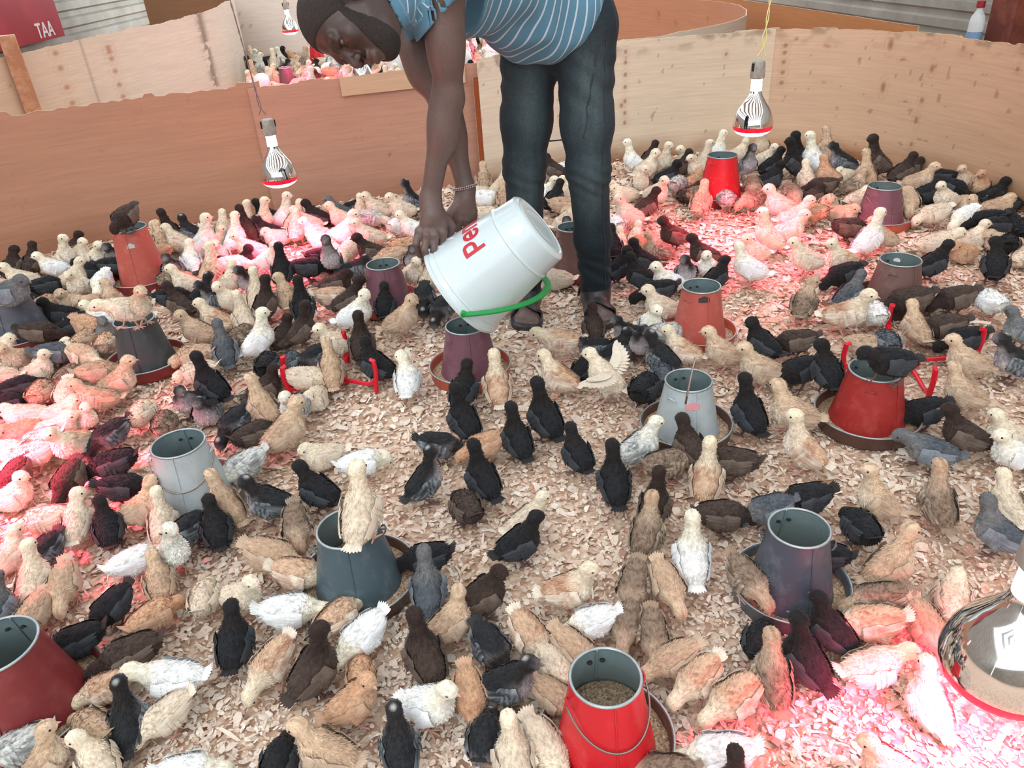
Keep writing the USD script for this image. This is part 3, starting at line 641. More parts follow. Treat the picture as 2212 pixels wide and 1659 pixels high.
# the lamp that lights the left edge hangs just outside the picture
LAMPS["L5"] = lamp(0, 0, 0, "heat lamp just outside the left edge of the picture", None, loc=(-1.36, 1.42, 0.46), power=2.4)
LAMPS["L6"] = lamp(0, 0, 0, "heat lamp in the pen behind, hidden by the man", None, loc=(0.15, 8.3, 0.5), power=1.5)

# ------------------------------------------------------------------ drinkers of the pen behind
M["white_plastic"] = plain("white_plastic", lin(226, 228, 232), 0.3, subsurface_weight=0.1)
M["green_grey"] = plain("green_grey_plastic", lin(110, 122, 120), 0.45)
def drinker(px, py, s, label, base):
    p = at_z(px, py)
    d_ = thing("drinker", p, 0, s, label=label, cat="drinker")
    mesh("tank", lathe([(0.001, 0.30), (0.05, 0.295), (0.10, 0.26), (0.115, 0.2), (0.118, 0.05), (0.001, 0.05)], 32), M["white_plastic"], d_, smooth=True)
    mesh("trough", lathe([(0.001, 0.0), (0.15, 0.0), (0.165, 0.05), (0.16, 0.055), (0.15, 0.02), (0.001, 0.02)], 32), base, d_)
drinker(868, 176, 1.0, "white dome drinker in the pen behind, past the man's chin", M["green_grey"])
drinker(1003, 160, 0.7, "small white drinker behind the wall, beside the man's arm", M["white_plastic"])
drinker(572, 205, 0.6, "low drinker with red trough at the left wall of the pen behind", PANS["red"])
# ------------------------------------------------------------------ chicks
M["down"] = tinted("chick_down", rough=0.9, scale=130.0, amount=0.24, bump=0.5, dist=0.0022, sheen=0.12, stretch=(0.55, 1.25, 1.1), spec=0.15, per_copy=0.07)
M["feather"] = tinted("chick_feather", rough=0.62, scale=420.0, amount=0.15, bump=0.35, dist=0.0008, sheen=0.05, stretch=(0.25, 1.4, 1.4), spec=0.3, per_copy=0.05)
M["eye"] = plain("chick_eye", (0.01, 0.008, 0.007), 0.12)
M["beak_pink"] = plain("beak_pink", lin(206, 160, 146), 0.4); M["beak_dark"] = plain("beak_dark", lin(116, 104, 100), 0.4)
M["shank_pink"] = plain("shank_pink", lin(214, 168, 154), 0.55); M["shank_dark"] = plain("shank_dark", lin(112, 84, 82), 0.55)

POSES = {  # body height, body pitch, neck vector, head yaw, head pitch (down is negative), legs
 "U": dict(hb=.066, th=36, nk=(.014, 0, .060), yaw=0, hp=0, legs=1, say="standing with its neck stretched up"),
 "S": dict(hb=.062, th=20, nk=(.024, 0, .042), yaw=0, hp=-4, legs=1, say="standing"),
 "L": dict(hb=.062, th=22, nk=(.017, .012, .044), yaw=62, hp=-6, legs=1, say="standing with its head turned left"),
 "R": dict(hb=.062, th=22, nk=(.017, -.012, .044), yaw=-62, hp=-6, legs=1, say="standing with its head turned right"),
 "F": dict(hb=.061, th=8, nk=(.046, 0, .016), yaw=0, hp=-16, legs=2, say="stepping with its neck held forward"),
 "P": dict(hb=.060, th=-10, nk=(.044, 0, -.024), yaw=0, hp=-58, legs=1, say="pecking with its head down"),
 "T": dict(hb=.036, th=8, nk=(.018, 0, .020), yaw=8, hp=-18, legs=0, say="resting low on the shavings"),
 "C": dict(hb=.038, th=18, nk=(.018, 0, .038), yaw=-12, hp=0, legs=0, say="sitting with its head up"),
 "W": dict(hb=.080, th=34, nk=(.030, 0, .040), yaw=10, hp=-8, legs=1, say="flapping its open wings"),
}
c_ = lin
COL = {  # head, neck, back, breast, wing light, wing dark, tail, beak, shank
 "k": ("black", c_(40, 38, 40), c_(40, 37, 38), c_(40, 41, 45), c_(50, 47, 48), c_(64, 70, 77), c_(40, 42, 47), c_(38, 36, 38), 1),
 "n": ("dark brown", c_(54, 43, 40), c_(58, 46, 43), c_(74, 62, 57), c_(80, 68, 63), c_(116, 102, 92), c_(70, 58, 53), c_(64, 52, 48), 1),
 "b": ("black and white", c_(44, 42, 44), c_(46, 43, 44), c_(44, 46, 50), c_(186, 180, 184), c_(146, 156, 164), c_(46, 48, 53), c_(48, 46, 48), 1),
 "g": ("smoky grey", c_(104, 106, 110), c_(112, 114, 116), c_(88, 94, 102), c_(148, 150, 152), c_(140, 150, 160), c_(80, 88, 98), c_(92, 96, 104), 1),
 "w": ("white", c_(240, 234, 214), c_(240, 236, 220), c_(240, 242, 242), c_(240, 240, 236), c_(242, 245, 247), c_(222, 228, 234), c_(240, 242, 243), 0),
 "s": ("speckled white", c_(226, 224, 208), c_(220, 220, 210), c_(206, 208, 206), c_(230, 230, 224), c_(226, 230, 230), c_(116, 122, 124), c_(202, 204, 202), 0),
 "c": ("cream", c_(240, 224, 188), c_(236, 216, 182), c_(226, 204, 174), c_(240, 228, 206), c_(234, 220, 196), c_(206, 178, 144), c_(234, 218, 192), 0),
 "t": ("buff", c_(226, 190, 146), c_(220, 182, 138), c_(202, 162, 122), c_(232, 210, 180), c_(216, 188, 154), c_(170, 126, 90), c_(206, 170, 132), 0),
 "m": ("cream and chestnut", c_(238, 218, 178), c_(234, 212, 176), c_(222, 176, 132), c_(240, 228, 208), c_(240, 226, 202), c_(190, 124, 80), c_(236, 220, 194), 0),
 "o": ("ginger", c_(220, 160, 104), c_(214, 150, 96), c_(212, 156, 104), c_(226, 180, 136), c_(222, 172, 126), c_(186, 124, 78), c_(210, 156, 110), 0),
 "r": ("barred brown", c_(200, 160, 120), c_(196, 164, 130), c_(150, 122, 96), c_(216, 194, 166), c_(214, 192, 160), c_(104, 78, 58), c_(160, 130, 100), 0),
}
def _grey(c, k):
    c = np.asarray(c, float); y = c @ [.2126, .7152, .0722]; return c + (y - c) * k
for k_, v_ in list(COL.items()):
    if k_ in "ctmor": COL[k_] = (v_[0],) + tuple(_grey(x, .34) for x in v_[1:8]) + (v_[8],)
def rot_y(a):
    c, s = math.cos(a), math.sin(a); return np.array([[c, 0, s], [0, 1, 0], [-s, 0, c]])
def rot_z(a):
    c, s = math.cos(a), math.sin(a); return np.array([[c, -s, 0], [s, c, 0], [0, 0, 1]])
_geo = {}
def chick_geometry(pose):
    if pose in _geo: return _geo[pose]
    q = POSES[pose]; th = math.radians(q["th"]); a = np.array([math.cos(th), 0, math.sin(th)]); up = np.array([-math.sin(th), 0, math.cos(th)])
    B = np.array([0, 0, q["hb"]]); sit = q["legs"] == 0
    Rb = np.stack([a, [0, 1.0, 0], up], 1)
    N0 = B + a * .027 + up * .010
    Hd = N0 + np.array(q["nk"])
    hd = rot_z(math.radians(q["yaw"])) @ np.array([math.cos(math.radians(q["hp"])), 0, math.sin(math.radians(q["hp"]))])
    side = np.cross([0, 0, 1.0], hd); side /= np.linalg.norm(side); hup = np.cross(hd, side)
    Rh = np.stack([hd, side, hup], 1)
    hips = [B + a * -.008 - up * .016 + np.array([0, s * .017, 0]) for s in (-1, 1)]
    feet = []
    for k, s in enumerate((-1, 1)):
        fx = 0.004 + (0.024 if (q["legs"] == 2 and k == 0) else (-0.020 if q["legs"] == 2 else 0.0))
        feet.append(np.array([fx, s * .016, 0.004]))
    hocks = [np.array([feet[k][0] - .012, feet[k][1], .030]) for k in (0, 1)]
    def f(p):
        d = ell(p, B, (.046, .0315, .0305), Rb)
        d = smin(d, ell(p, B + a * .022 - up * .003, (.026, .0285, .0275), Rb), .014)
        d = smin(d, ell(p, B - a * .034 + up * .004, (.024, .021, .018), Rb), .018)
        d = smin(d, seg_r(p, N0, Hd, .0205, .0135), .018)
        d = smin(d, ell(p, Hd + hd * .001, (.0195, .0158, .0162), Rh), .008)
        d = smin(d, ell(p, Hd + hd * .011 - hup * .003, (.0085, .0085, .008), Rh), .008)
        for k in (0, 1):
            if sit: d = smin(d, ell(p, B + a * .004 - up * .016 + np.array([0, (k * 2 - 1) * .022, 0]), (.024, .013, .016)), .012)
            else: d = smin(d, seg_r(p, hips[k], hocks[k] + [0.003, 0, .004], .0165, .0068), .012)
        if sit: d = smax(d, 0.002 - p[:, 2], .006)
        d = d - .0016 * (meshkit.noise(p * 210, 3) - .5) - .0022 * (meshkit.noise(p * 90, 4) - .5)
        return d
    lo = np.array([-.085, -.06, -.01]); hi = np.array([.13, .06, .20])
    v, F = sdf_mesh(f, lo, hi, .0036, polish=1)
    n = meshkit.arrays((v, F), True)[2]
    r = np.random.default_rng(hash(pose) % 1000 if False else ord(pose))
    # fuzz of down: one small blade per tuft, lying back from the surface
    tri = v[F]; ar = np.linalg.norm(np.cross(tri[:, 1] - tri[:, 0], tri[:, 2] - tri[:, 0]), axis=1)
    K = 1700; ti = r.choice(len(F), K, p=ar / ar.sum()); u1, u2 = r.random((2, K)); fl = u1 + u2 > 1; u1[fl], u2[fl] = 1 - u1[fl], 1 - u2[fl]
    pt = tri[ti, 0] + u1[:, None] * (tri[ti, 1] - tri[ti, 0]) + u2[:, None] * (tri[ti, 2] - tri[ti, 0]); pn = n[F[ti, 0]]
    back = -a[None] * np.ones((K, 1)) + r.normal(0, .35, (K, 3)); nearhead = np.linalg.norm(pt - Hd, axis=1) < .026
    back[nearhead] = -hd + r.normal(0, .3, (nearhead.sum(), 3)); back[~nearhead, 2] -= .25
    back -= pn * (back * pn).sum(1, keepdims=True); back /= np.maximum(np.linalg.norm(back, axis=1, keepdims=True), 1e-6)
    ln = np.where(nearhead, .0042, r.uniform(.005, .0095, K)); tip = pt + (back * .9 + pn * r.uniform(.22, .55, (K, 1))) * ln[:, None]
    sd = np.cross(pn, back) * (ln * .26)[:, None]
    fv = np.stack([pt - sd - pn * .0008, pt + sd - pn * .0008, tip], 1).reshape(-1, 3); ff_ = np.arange(3 * K).reshape(K, 3)
    # wings: a shield of coverts over longer flight feathers, each a cambered blade laid on the flank
    def flank(x, z, s, extra):
        P = np.stack([x, np.full_like(x, .055), z], -1)
        for _ in range(14): P[:, 1] -= np.clip(f(P), -.004, .02) * .9
        y = np.clip(P[:, 1], .012, .05) + extra
        return np.stack([x, s * y, z], -1)
    def blade(p0, d, ln_, wd, lift, s, droop=0.0):
        st = np.array([0, .3, .62, .88, 1.0]); wp = np.array([.55, 1, 1, .7, .12]) * wd / 2
        perp = np.array([-d[2], 0, d[0]])
        V = []
        for j, (t, w_) in enumerate(zip(st, wp)):
            c = p0 + d * ln_ * t; c = c + np.array([0, 0, -droop * t * t])
            for e in (-1, 0, 1): V.append(c + perp * e * w_)
        V = np.array(V); ex = lift + np.tile([0, .0011, 0], 5) + np.repeat(st * .0012, 3)
        return flank(V[:, 0], V[:, 2], s, ex)
    q3 = []
    for j in range(4):
        for e in (0, 1): q3.append([3 * j + e, 3 * j + e + 1, 3 * j + 4 + e, 3 * j + 3 + e])
    q3 = np.array(q3)
    def open_blade(root, d, ln_, wd, nrm):
        st = np.array([0, .3, .62, .88, 1.0]); wp = np.array([.55, 1, 1, .7, .12]) * wd / 2; perp = np.cross(nrm, d); V = []
        for t, w_ in zip(st, wp):
            for e in (-1, 0, 1): V.append(root + d * ln_ * t + perp * e * w_ + nrm * (.0015 * (1 - abs(e)) + .004 * t * t))
        return np.array(V)
    wings = []
    for s in (-1, 1):
        parts, shade = [], []
        if pose != "W":
            an = B + a * .024 + up * .012
            dirs = -a
            for k in range(8):                                    # flight feathers, lowest first
                t = k / 7
                d = dirs * 1.0 + up * (-.24 + .30 * t); d /= np.linalg.norm(d)
                p0 = an - a * .012 - up * (.022 * (1 - t))
                parts.append(blade(p0, d, .050 + .010 * t, .0105, .0012 + .0007 * k, s)); shade.append(np.clip(np.tile(np.repeat([.1, .35, .55, .8, 1.0], 3), 1) * .0 + (k % 2) * .5 + .3, 0, 1))
            for row in range(3):                                  # coverts
                for k in range(6):
                    t = k / 5
                    p0 = an + a * (.006 - .010 * row) - up * (.026 * (1 - t) - .004) ; d = dirs + up * (-.30 + .35 * t); d /= np.linalg.norm(d)
                    parts.append(blade(p0, d, .021, .0098, .0078 - .0016 * row, s)); shade.append(np.repeat([.15, .3, .5, .75, .95], 3))
        else:
            root = B + a * .018 + up * .016 + np.array([0, s * .026, 0])
            for k in range(11):
                t = k / 10; ang = math.radians(-18 + 118 * t)
                d = np.array([-math.sin(ang) * .85, s * math.cos(ang) * .95, .12 - .75 * t * .6]); d /= np.linalg.norm(d)
                r0 = root + np.array([0, s * .046 * (1 - t), .008 * (1 - t)])
                nrm = np.cross(d, [0, s * 1.0, 0.4]); nrm = np.array([-.35, 0, 1.0]) - d * (np.array([-.35, 0, 1.0]) @ d); nrm /= np.linalg.norm(nrm)
                parts.append(open_blade(r0, d, .062 - .012 * t, .0165, nrm)); shade.append(np.repeat([.1, .2, .35, .5, .6], 3))
                parts.append(open_blade(r0 + nrm * .003, d, .030, .0165, nrm)); shade.append(np.repeat([.0, .1, .1, .2, .3], 3))
        wv, wf = cat_mesh([(p_, q3) for p_ in parts])
        if s < 0: wf = wf[:, ::-1]
        wings.append((wv, wf, np.concatenate([np.broadcast_to(x, (15,)) for x in shade])))
    # tail: fan of short blades
    tp = []
    for k in range(7):
        t = (k - 3) / 3.0
        d = -a * .9 + up * (.28 - .1 * abs(t)) + np.array([0, t * .34, 0]); d /= np.linalg.norm(d)
        tp.append((open_blade(B - a * .046 + up * .008 + np.array([0, t * .007, 0]), d, .030 - .004 * abs(t), .0095, up * .9 + np.array([0, t * .5, 0])), q3))
    tail = cat_mesh(tp)
    # beak: two horny halves
    bk = []
    for w_, (h0, dn_, l_) in enumerate(((.0042, -.0010, .0135), (-.0032, 0.0, .0108))):
        base = Hd + hd * .0165 - hup * .0024
        ring = [base + side * .0046 * math.cos(t) + hup * (h0 * max(0, math.sin(t))) for t in np.linspace(0, math.pi, 7)]
        ring2 = [base + hd * l_ * .55 + side * .0030 * math.cos(t) + hup * (h0 * .8 * max(0, math.sin(t)) - .0003) for t in np.linspace(0, math.pi, 7)]
        tipp = base + hd * l_ + hup * (dn_ - .0012)
        V = np.array(ring + ring2 + [tipp]); Fk = []
        for j in range(6): Fk += [[j, j + 1, 8 + j], [j, 8 + j, 7 + j], [7 + j, 8 + j, 14]]
        Fk += [[0, 7, 13], [0, 13, 6], [7, 14, 13]]
        bk.append((V, np.array(Fk)))
    beak = cat_mesh(bk)
    eyes = []
    for s in (-1, 1):
        # set each eye on the skin
        p_ = Hd + hd * .0075 + hup * .0028 + side * s * .03
        for _ in range(12): p_ = p_ - side * s * float(np.clip(f(p_[None])[0], -.003, .02)) * .9
        eyes.append(sphere(p_ - side * s * .0006, .0026, 1))
    legs = []
    if not sit:
        for k in (0, 1):
            pr = [tube([hips[k] * .3 + hocks[k] * .7, hocks[k], np.array([feet[k][0], feet[k][1], .007])], [.0045, .0036, .0029], 6)]
            for ang in (-34, 0, 32, 178):
                d = np.array([math.cos(math.radians(ang)), math.sin(math.radians(ang)), 0]); l_ = .022 if ang != 178 else .011
                pr.append(tube([feet[k] + [0, 0, .002], feet[k] + d * l_ * .55 + [0, 0, .001], feet[k] + d * l_ - [0, 0, .001]], [.0026, .0021, .0012], 5))
            legs.append(cat_mesh(pr))
    g_ = dict(v=v, F=F, fv=fv, ff=ff_, src=pt, wings=wings, tail=tail, beak=beak, eyes=eyes, legs=legs, B=B, a=a, up=up, N0=N0, Hd=Hd, hd=hd, hup=hup)
    _geo[pose] = g_; return g_
def body_tint(g_, p, key, seed):
    c = COL[key]; head, neck, back, breast = (np.asarray(x) for x in c[1:5])
    hgt = ((p - g_["B"]) @ g_["up"]); fwd = (p - g_["B"]) @ g_["a"]
    ventral = np.clip(.5 - hgt / .036 + np.clip(fwd, 0, .04) * 9, 0, 1)[:, None]
    col = back * (1 - ventral) + breast * ventral
    L_ = g_["Hd"] - g_["N0"]; t = np.clip(((p - g_["N0"]) @ L_) / (L_ @ L_), -.5, 1.3)
    kn = np.clip((t + .1) / .5, 0, 1)[:, None]
    front = np.clip(((p - (g_["N0"] + np.clip(t, 0, 1)[:, None] * L_)) @ g_["hd"]) / .012, -1, 1)[:, None]
    nk = neck * (1 - np.clip(front, 0, 1) * .6) + breast * np.clip(front, 0, 1) * .6
    col = col * (1 - kn) + nk * kn
    kh = np.clip((.024 - np.linalg.norm(p - g_["Hd"], axis=1)) / .008, 0, 1)[:, None]
    col = col * (1 - kh) + head * kh
    mott = meshkit.fbm(p * 55, 3, seed)[:, None]
    if key in "mrs":
        spot = np.clip((meshkit.fbm(p * (62 if key == "m" else 150), 2, seed + 3)[:, None] - .54) * 9, 0, 1) * (1 - kn) * (1 - ventral * .6)
        dark = np.asarray(c[6]); col = col * (1 - spot * .75) + dark * spot * .75
    if key in "rt":
        s_ = np.clip(1 - np.abs((p - g_["Hd"]) @ np.cross(g_["hd"], g_["hup"])) / .005, 0, 1)[:, None] * kh * (((p - g_["Hd"]) @ g_["hup"]) > .006)[:, None]
        col = col * (1 - s_ * .6) + lin(130, 84, 48) * s_ * .6
    if key == "b":
        cap = np.clip(1 - np.linalg.norm(p - (g_["Hd"] + g_["hup"] * .015 - g_["hd"] * .008), axis=1) / .009, 0, 1)[:, None]
        col = col * (1 - cap * .85) + lin(208, 208, 208) * cap * .85
    return np.clip(col * (0.84 + 0.32 * mott), 0.004, .93)
_dummy = None
def build_chick(pose, key, loc, rz, scale, label, group):
    g_ = chick_geometry(pose); c = COL[key]; seed = ord(key) + 7 * ord(pose)
    ck = thing("chick", loc, rz, scale, label, "chick", group)
    mesh("body", (g_["v"], g_["F"]), M["down"], ck, smooth=True, tint=body_tint(g_, g_["v"], key, seed))
    tf = np.repeat(body_tint(g_, g_["src"], key, seed), 3, 0); r = np.random.default_rng(seed); k = np.repeat(r.uniform(.85, 1.15, len(tf) // 3), 3)[:, None]
    mesh("down", (g_["fv"], g_["ff"]), M["down"], ck, smooth=False, tint=np.clip(tf * k, 0, .95), kind="stuff")
    wl, wd = np.asarray(c[5]), np.asarray(c[6])
    for wv, wf, sh in g_["wings"]:
        bars = .5 + .5 * np.sin(wv[:, 0] * (620 if key in "rbs" else 190) + meshkit.noise(wv * 120, 2) * 5)
        kk = np.clip(sh * .55 + bars * (.75 if key in "rbs" else .25) + (meshkit.noise(wv * 80, seed) - .5) * (1.1 if key == "m" else .5), 0, 1)[:, None]
        mesh("wing", (wv, wf), M["feather"], ck, smooth=True, tint=np.clip(wl * (1 - kk) + wd * kk, .004, .93))
    mesh("tail", g_["tail"], M["feather"], ck, smooth=True, tint=np.tile(np.asarray(c[7]), (len(g_["tail"][0]), 1)) * r.uniform(.85, 1.1, (len(g_["tail"][0]), 1)))
    dark = c[8] == 1
    mesh("beak", g_["beak"], M["beak_dark" if dark else "beak_pink"], ck, smooth=40)
    for e in g_["eyes"]: mesh("eye", e, M["eye"], ck, smooth=True)
    for lg in g_["legs"]: mesh("leg", lg, M["shank_dark" if dark else "shank_pink"], ck, smooth=True)
    return ck
def copy_thing(src, name, loc, rz, scale, label, cat_, group):
    x = thing(name, loc, rz, scale, label, cat_, group)
    x.GetReferences().AddInternalReference(src.GetPath()); x.SetInstanceable(True)
    return x
# ------------------------------------------------------------------ the man bending over, and his bucket
def unit(v): v = np.asarray(v, float); return v / np.linalg.norm(v)
J = {k: at_d(*v) for k, v in dict(hipL=(1262, 62, 2.08), hipR=(1146, 68, 2.17), kneeL=(1271, 368, 2.26), kneeR=(1133, 360, 2.33), neck=(893, -42, 1.82), shL=(962, -52, 1.715), elL=(968, 205, 1.87), wrL=(930, 425, 1.995),
     shR=(848, 8, 1.99), elR=(962, 235, 2.06), wrR=(1006, 408, 2.135)).items()}
J["ankL"] = at_z(1287, 668) + [0, 0, .085]; J["ankR"] = at_z(1140, 672) + [0, 0, .085]
Hc = at_d(756, 42, 1.70); hU = unit(camvec(-.985, -.13, .06)); hF = camvec(.05, .97, -.16); hF = unit(hF - hU * (hF @ hU)); hL = np.cross(hU, hF)
RH = np.stack([hU, hF, hL], 1)
def hp(u, f, l=0.0): return Hc + RH @ np.array([u, f, l])
Pc = (J["hipL"] + J["hipR"]) / 2 + [0, 0, .035]; tx = unit(J["neck"] - Pc); lx = J["hipL"] - J["hipR"]; lx = unit(lx - tx * (lx @ tx)); nx = np.cross(tx, lx); nx = nx if nx[2] > 0 else -nx
RT = np.stack([tx, lx, nx], 1); TL = np.linalg.norm(J["neck"] - Pc)
def torso(p, k=0.0):
    d = ell(p, Pc + tx * .02 + nx * .012, (.13 + k, .155 + k, .115 + k), RT)
    d = smin(d, ell(p, Pc + tx * TL * .38 + nx * .030, (.16 + k, .138 + k, .096 + k), RT), .07)
    d = smin(d, ell(p, Pc + tx * TL * .74 + nx * .048, (.165 + k, .150 + k, .106 + k), RT), .07)
    return d
def foot(p, side):
    a = J["ank" + side]; h = a * [1, 1, 0] + [0, .055, .034]; d_ = np.array([0.02 if side == "L" else -.05, -1.0, 0]); d_ = unit(d_)
    b = h + d_ * .155 - [0, 0, .008]; d = seg_r(p, a, h + [0, -.015, .01], .036, .036)
    d = smin(d, ell(p, h + [0, 0, -.002], (.032, .036, .030)), .03)
    d = smin(d, seg_r(p, h + d_ * .03 + [0, 0, .006], b, .034, .024), .03); s = np.cross(d_, [0, 0, 1.0]); m = 1 if side == "L" else -1
    d = smin(d, ell(p, b, (.042, .03, .019)), .02)
    for k in range(5):
        c = b + d_ * (.030 - .006 * abs(k - 1)) + s * m * (.030 - .0155 * k) - [0, 0, .008]
        d = smin(d, seg_r(p, c - d_ * .012, c + d_ * .012, .0105 if k else .0125, .0088 if k else .011), .006)
    return d
LH = dict(pal=[(930, 440, 2.0, .030), (925, 482, 2.005, .030), (950, 484, 2.02, .030), (934, 465, 2.0, .032)],
          fin=[[(906, 500, 2.01), (899, 527, 2.005), (907, 551, 2.045)], [(922, 508, 2.0), (917, 540, 2.0), (922, 563, 2.05)], [(940, 508, 2.005), (937, 540, 2.01), (939, 564, 2.055)], [(957, 502, 2.02), (954, 528, 2.03), (951, 549, 2.06)]],
          thb=[(960, 470, 2.03), (976, 488, 2.045), (972, 512, 2.06)])
RHd = dict(pal=[(1004, 428, 2.14, .028), (994, 452, 2.15, .029), (1016, 456, 2.16, .028)],
           fin=[[(982, 462, 2.15), (974, 478, 2.17), (978, 498, 2.2)], [(995, 472, 2.16), (990, 492, 2.18), (995, 512, 2.21)], [(1009, 472, 2.165), (1008, 492, 2.19), (1010, 512, 2.22)], [(1022, 468, 2.17), (1023, 486, 2.19), (1023, 504, 2.22)]],
           thb=[(985, 445, 2.13), (972, 460, 2.13), (966, 480, 2.14)])
def hand(p, h, wr):
    pts = [at_d(*q[:3]) for q in h["pal"]]
    d = seg_r(p, wr, pts[0], .027, .026)
    for q, z in zip(pts[1:], h["pal"][1:]): d = smin(d, seg_r(p, pts[0], q, .021, z[3] * .74), .016)
    for fg in h["fin"]:
        a, b, c = (at_d(*q) for q in fg); root = a * .55 + pts[1] * .45
        d = smin(d, np.minimum(seg_r(p, root, a, .0115, .0112), np.minimum(seg_r(p, a, b, .0112, .0095), seg_r(p, b, c, .0095, .0082))), .0075)
        d = smin(d, ell(p, a - hF * 0 + camvec(0, 0, -.004), (.0115, .0115, .0115)), .006)
    a, b, c = (at_d(*q) for q in h["thb"])
    d = smin(d, np.minimum(seg_r(p, pts[0] * .6 + a * .4, a, .016, .0135), np.minimum(seg_r(p, a, b, .013, .0115), seg_r(p, b, c, .0115, .0095))), .010)
    return d
def head(p):
    q = (p - Hc) @ RH; I = lambda u, f, l=0.0: np.array([u, f, l]); ql = q.copy(); ql[..., 2] = np.abs(ql[..., 2])
    d = ell(ql, I(.026, -.014), (.090, .097, .075))
    d = smin(d, ell(ql, I(-.042, .026), (.074, .060, .057)), .03)
    d = smin(d, ell(ql, I(-.096, .056), (.020, .022, .026)), .022)
    d = smin(d, seg_r(ql, I(-.035, -.018, .055), I(-.088, .045, .028), .020, .018), .02)
    d = smin(d, ell(ql, I(.016, .075, .022), (.012, .014, .032)), .014)
    d = smin(d, ell(ql, I(-.024, .056, .040), (.024, .024, .022)), .016)
    d = smax(d, -ell(ql, I(-.004, .094, .031), (.011, .017, .017)), .012)
    d = smin(d, ell(ql, I(.0035, .0775, .031), (.0065, .0085, .0165)), .004)
    d = smin(d, ell(ql, I(-.0125, .0755, .031), (.0045, .0075, .015)), .004)
    d = smin(d, seg_r(ql, I(.002, .082), I(-.032, .101), .0085, .0125), .010)
    d = smin(d, ell(ql, I(-.037, .094, .0125), (.0085, .011, .0085)), .005)
    d = smax(d, -ell(ql, I(-.0425, .098, .0085), (.003, .005, .0038)), .003)
    d = smin(d, ell(ql, I(-.0595, .0855), (.0075, .0125, .024)), .006)
    d = smin(d, ell(ql, I(-.0735, .0835), (.0080, .0115, .021)), .006)
    d = smax(d, -ell(ql, I(-.0664, .098), (.0013, .012, .022)), .002)
    e = ell(ql, I(-.020, -.014, .083), (.033, .020, .0125)); e = smax(e, -ell(ql, I(-.017, -.011, .096), (.021, .011, .0105)), .004)
    d = smin(d, e, .006)
    return d
def arm(p, s):
    sh, el, wr = J["sh" + s], J["el" + s], J["wr" + s]
    d = seg_r(p, sh, el, .047, .0335)
    m = sh * .45 + el * .55
    d = smin(d, ell(p, m + camvec(-.006, 0, -.006), (.040, .040, .075)), .03)
    d = smin(d, seg_r(p, el, wr, .0345, .0245), .025)
    fm = el * .7 + wr * .3
    d = smin(d, ell(p, fm + camvec(.004 if s == "L" else 0, 0, 0), (.0375, .0375, .07)), .03)
    d = smin(d, ell(p, el + camvec(.016, .012, .012), (.018, .018, .02)), .02)
    return d
def skin(p):
    nb = J["neck"] * .75 + Pc * .25
    d = smin(head(p), seg_r(p, hp(-.06, -.035), J["neck"] - tx * .02, .056, .066), .03)
    d = smin(d, torso(p), .05)
    for s in "LR":
        d = smin(d, arm(p, s), .03)
        d = smin(d, hand(p, LH if s == "L" else RHd, J["wr" + s]), .012)
        d = smin(d, seg_r(p, J["hip" + s], J["knee" + s], .078, .052), .05)
        d = smin(d, seg_r(p, J["knee" + s], J["ank" + s], .050, .036), .04)
        d = smin(d, foot(p, s), .02)
    return d
M["skin"] = tinted("dark_skin", rough=0.42, scale=160.0, amount=0.10, bump=0.18, dist=0.0008, spec=0.5)
M["hair"] = worn("black_hair", lin(42, 36, 34), lin(62, 54, 51), 220, 0.4, 0.7, 0.8, bump=0.9)
man = thing("person", J["ankL"] * [1, 1, 0], 0, label="man in a pinstriped blue T-shirt and dark jeans bending to pour a bucket", cat="person")
O = J["ankL"] * [1, 1, 0]
def part(name, v, F, m, parent=man, **kw): return mesh(name, (v - O, F), m, parent, **kw)
v, F = sdf_mesh(skin, (-.62, 1.55, -.02), (.52, 2.62, 1.30), .0045)
q = (v - Hc) @ RH; face = np.clip((.13 - np.linalg.norm(q, axis=1)) / .03, 0, 1)[:, None]
col = lin(104, 86, 82) * (1 - face) + lin(62, 46, 42) * face
lip = np.clip(1 - np.linalg.norm((q - [-.067, .088, 0]) / [.014, .014, .026], axis=1), 0, 1)[:, None]; col = col * (1 - lip * .5) + lin(120, 74, 72) * lip * .5
palm = np.clip(1 - np.linalg.norm(v - at_d(1000, 458, 2.13), axis=1) / .05, 0, 1)[:, None]; col = col * (1 - palm * .5) + lin(150, 116, 106) * palm * .5
body = part("body", v, F, M["skin"], smooth=True, tint=col * (.9 + .2 * meshkit.fbm(v * 14, 3, 2))[:, None])
def hair_f(p):
    q = (p - Hc) @ RH; u, f_, l = q[..., 0], q[..., 1], np.abs(q[..., 2])
    d = ell(q, (.026, -.014, 0), (.0925, .0995, .0768)); d = smin(d, ell(q, (-.03, -.05, 0), (.05, .05, .06)), .03)
    cut = f_ - (.026 + u * .80 - l * .04); low = -.062 - u
    keep = np.maximum(cut, low); ear = .030 - np.linalg.norm((q - np.array([-.024, -.012, 0])) * [1, 1.3, 0], axis=-1) - np.where(l > .055, 0, 1)
    d = smax(d - .0012 * (meshkit.noise(p * 420, 3) - .3), keep, .004); return np.maximum(d, ear)
v, F = sdf_mesh(hair_f, Hc - .16, Hc + .16, .0042); part("hair", v, F, M["hair"], smooth=True, label="close-cropped black hair")
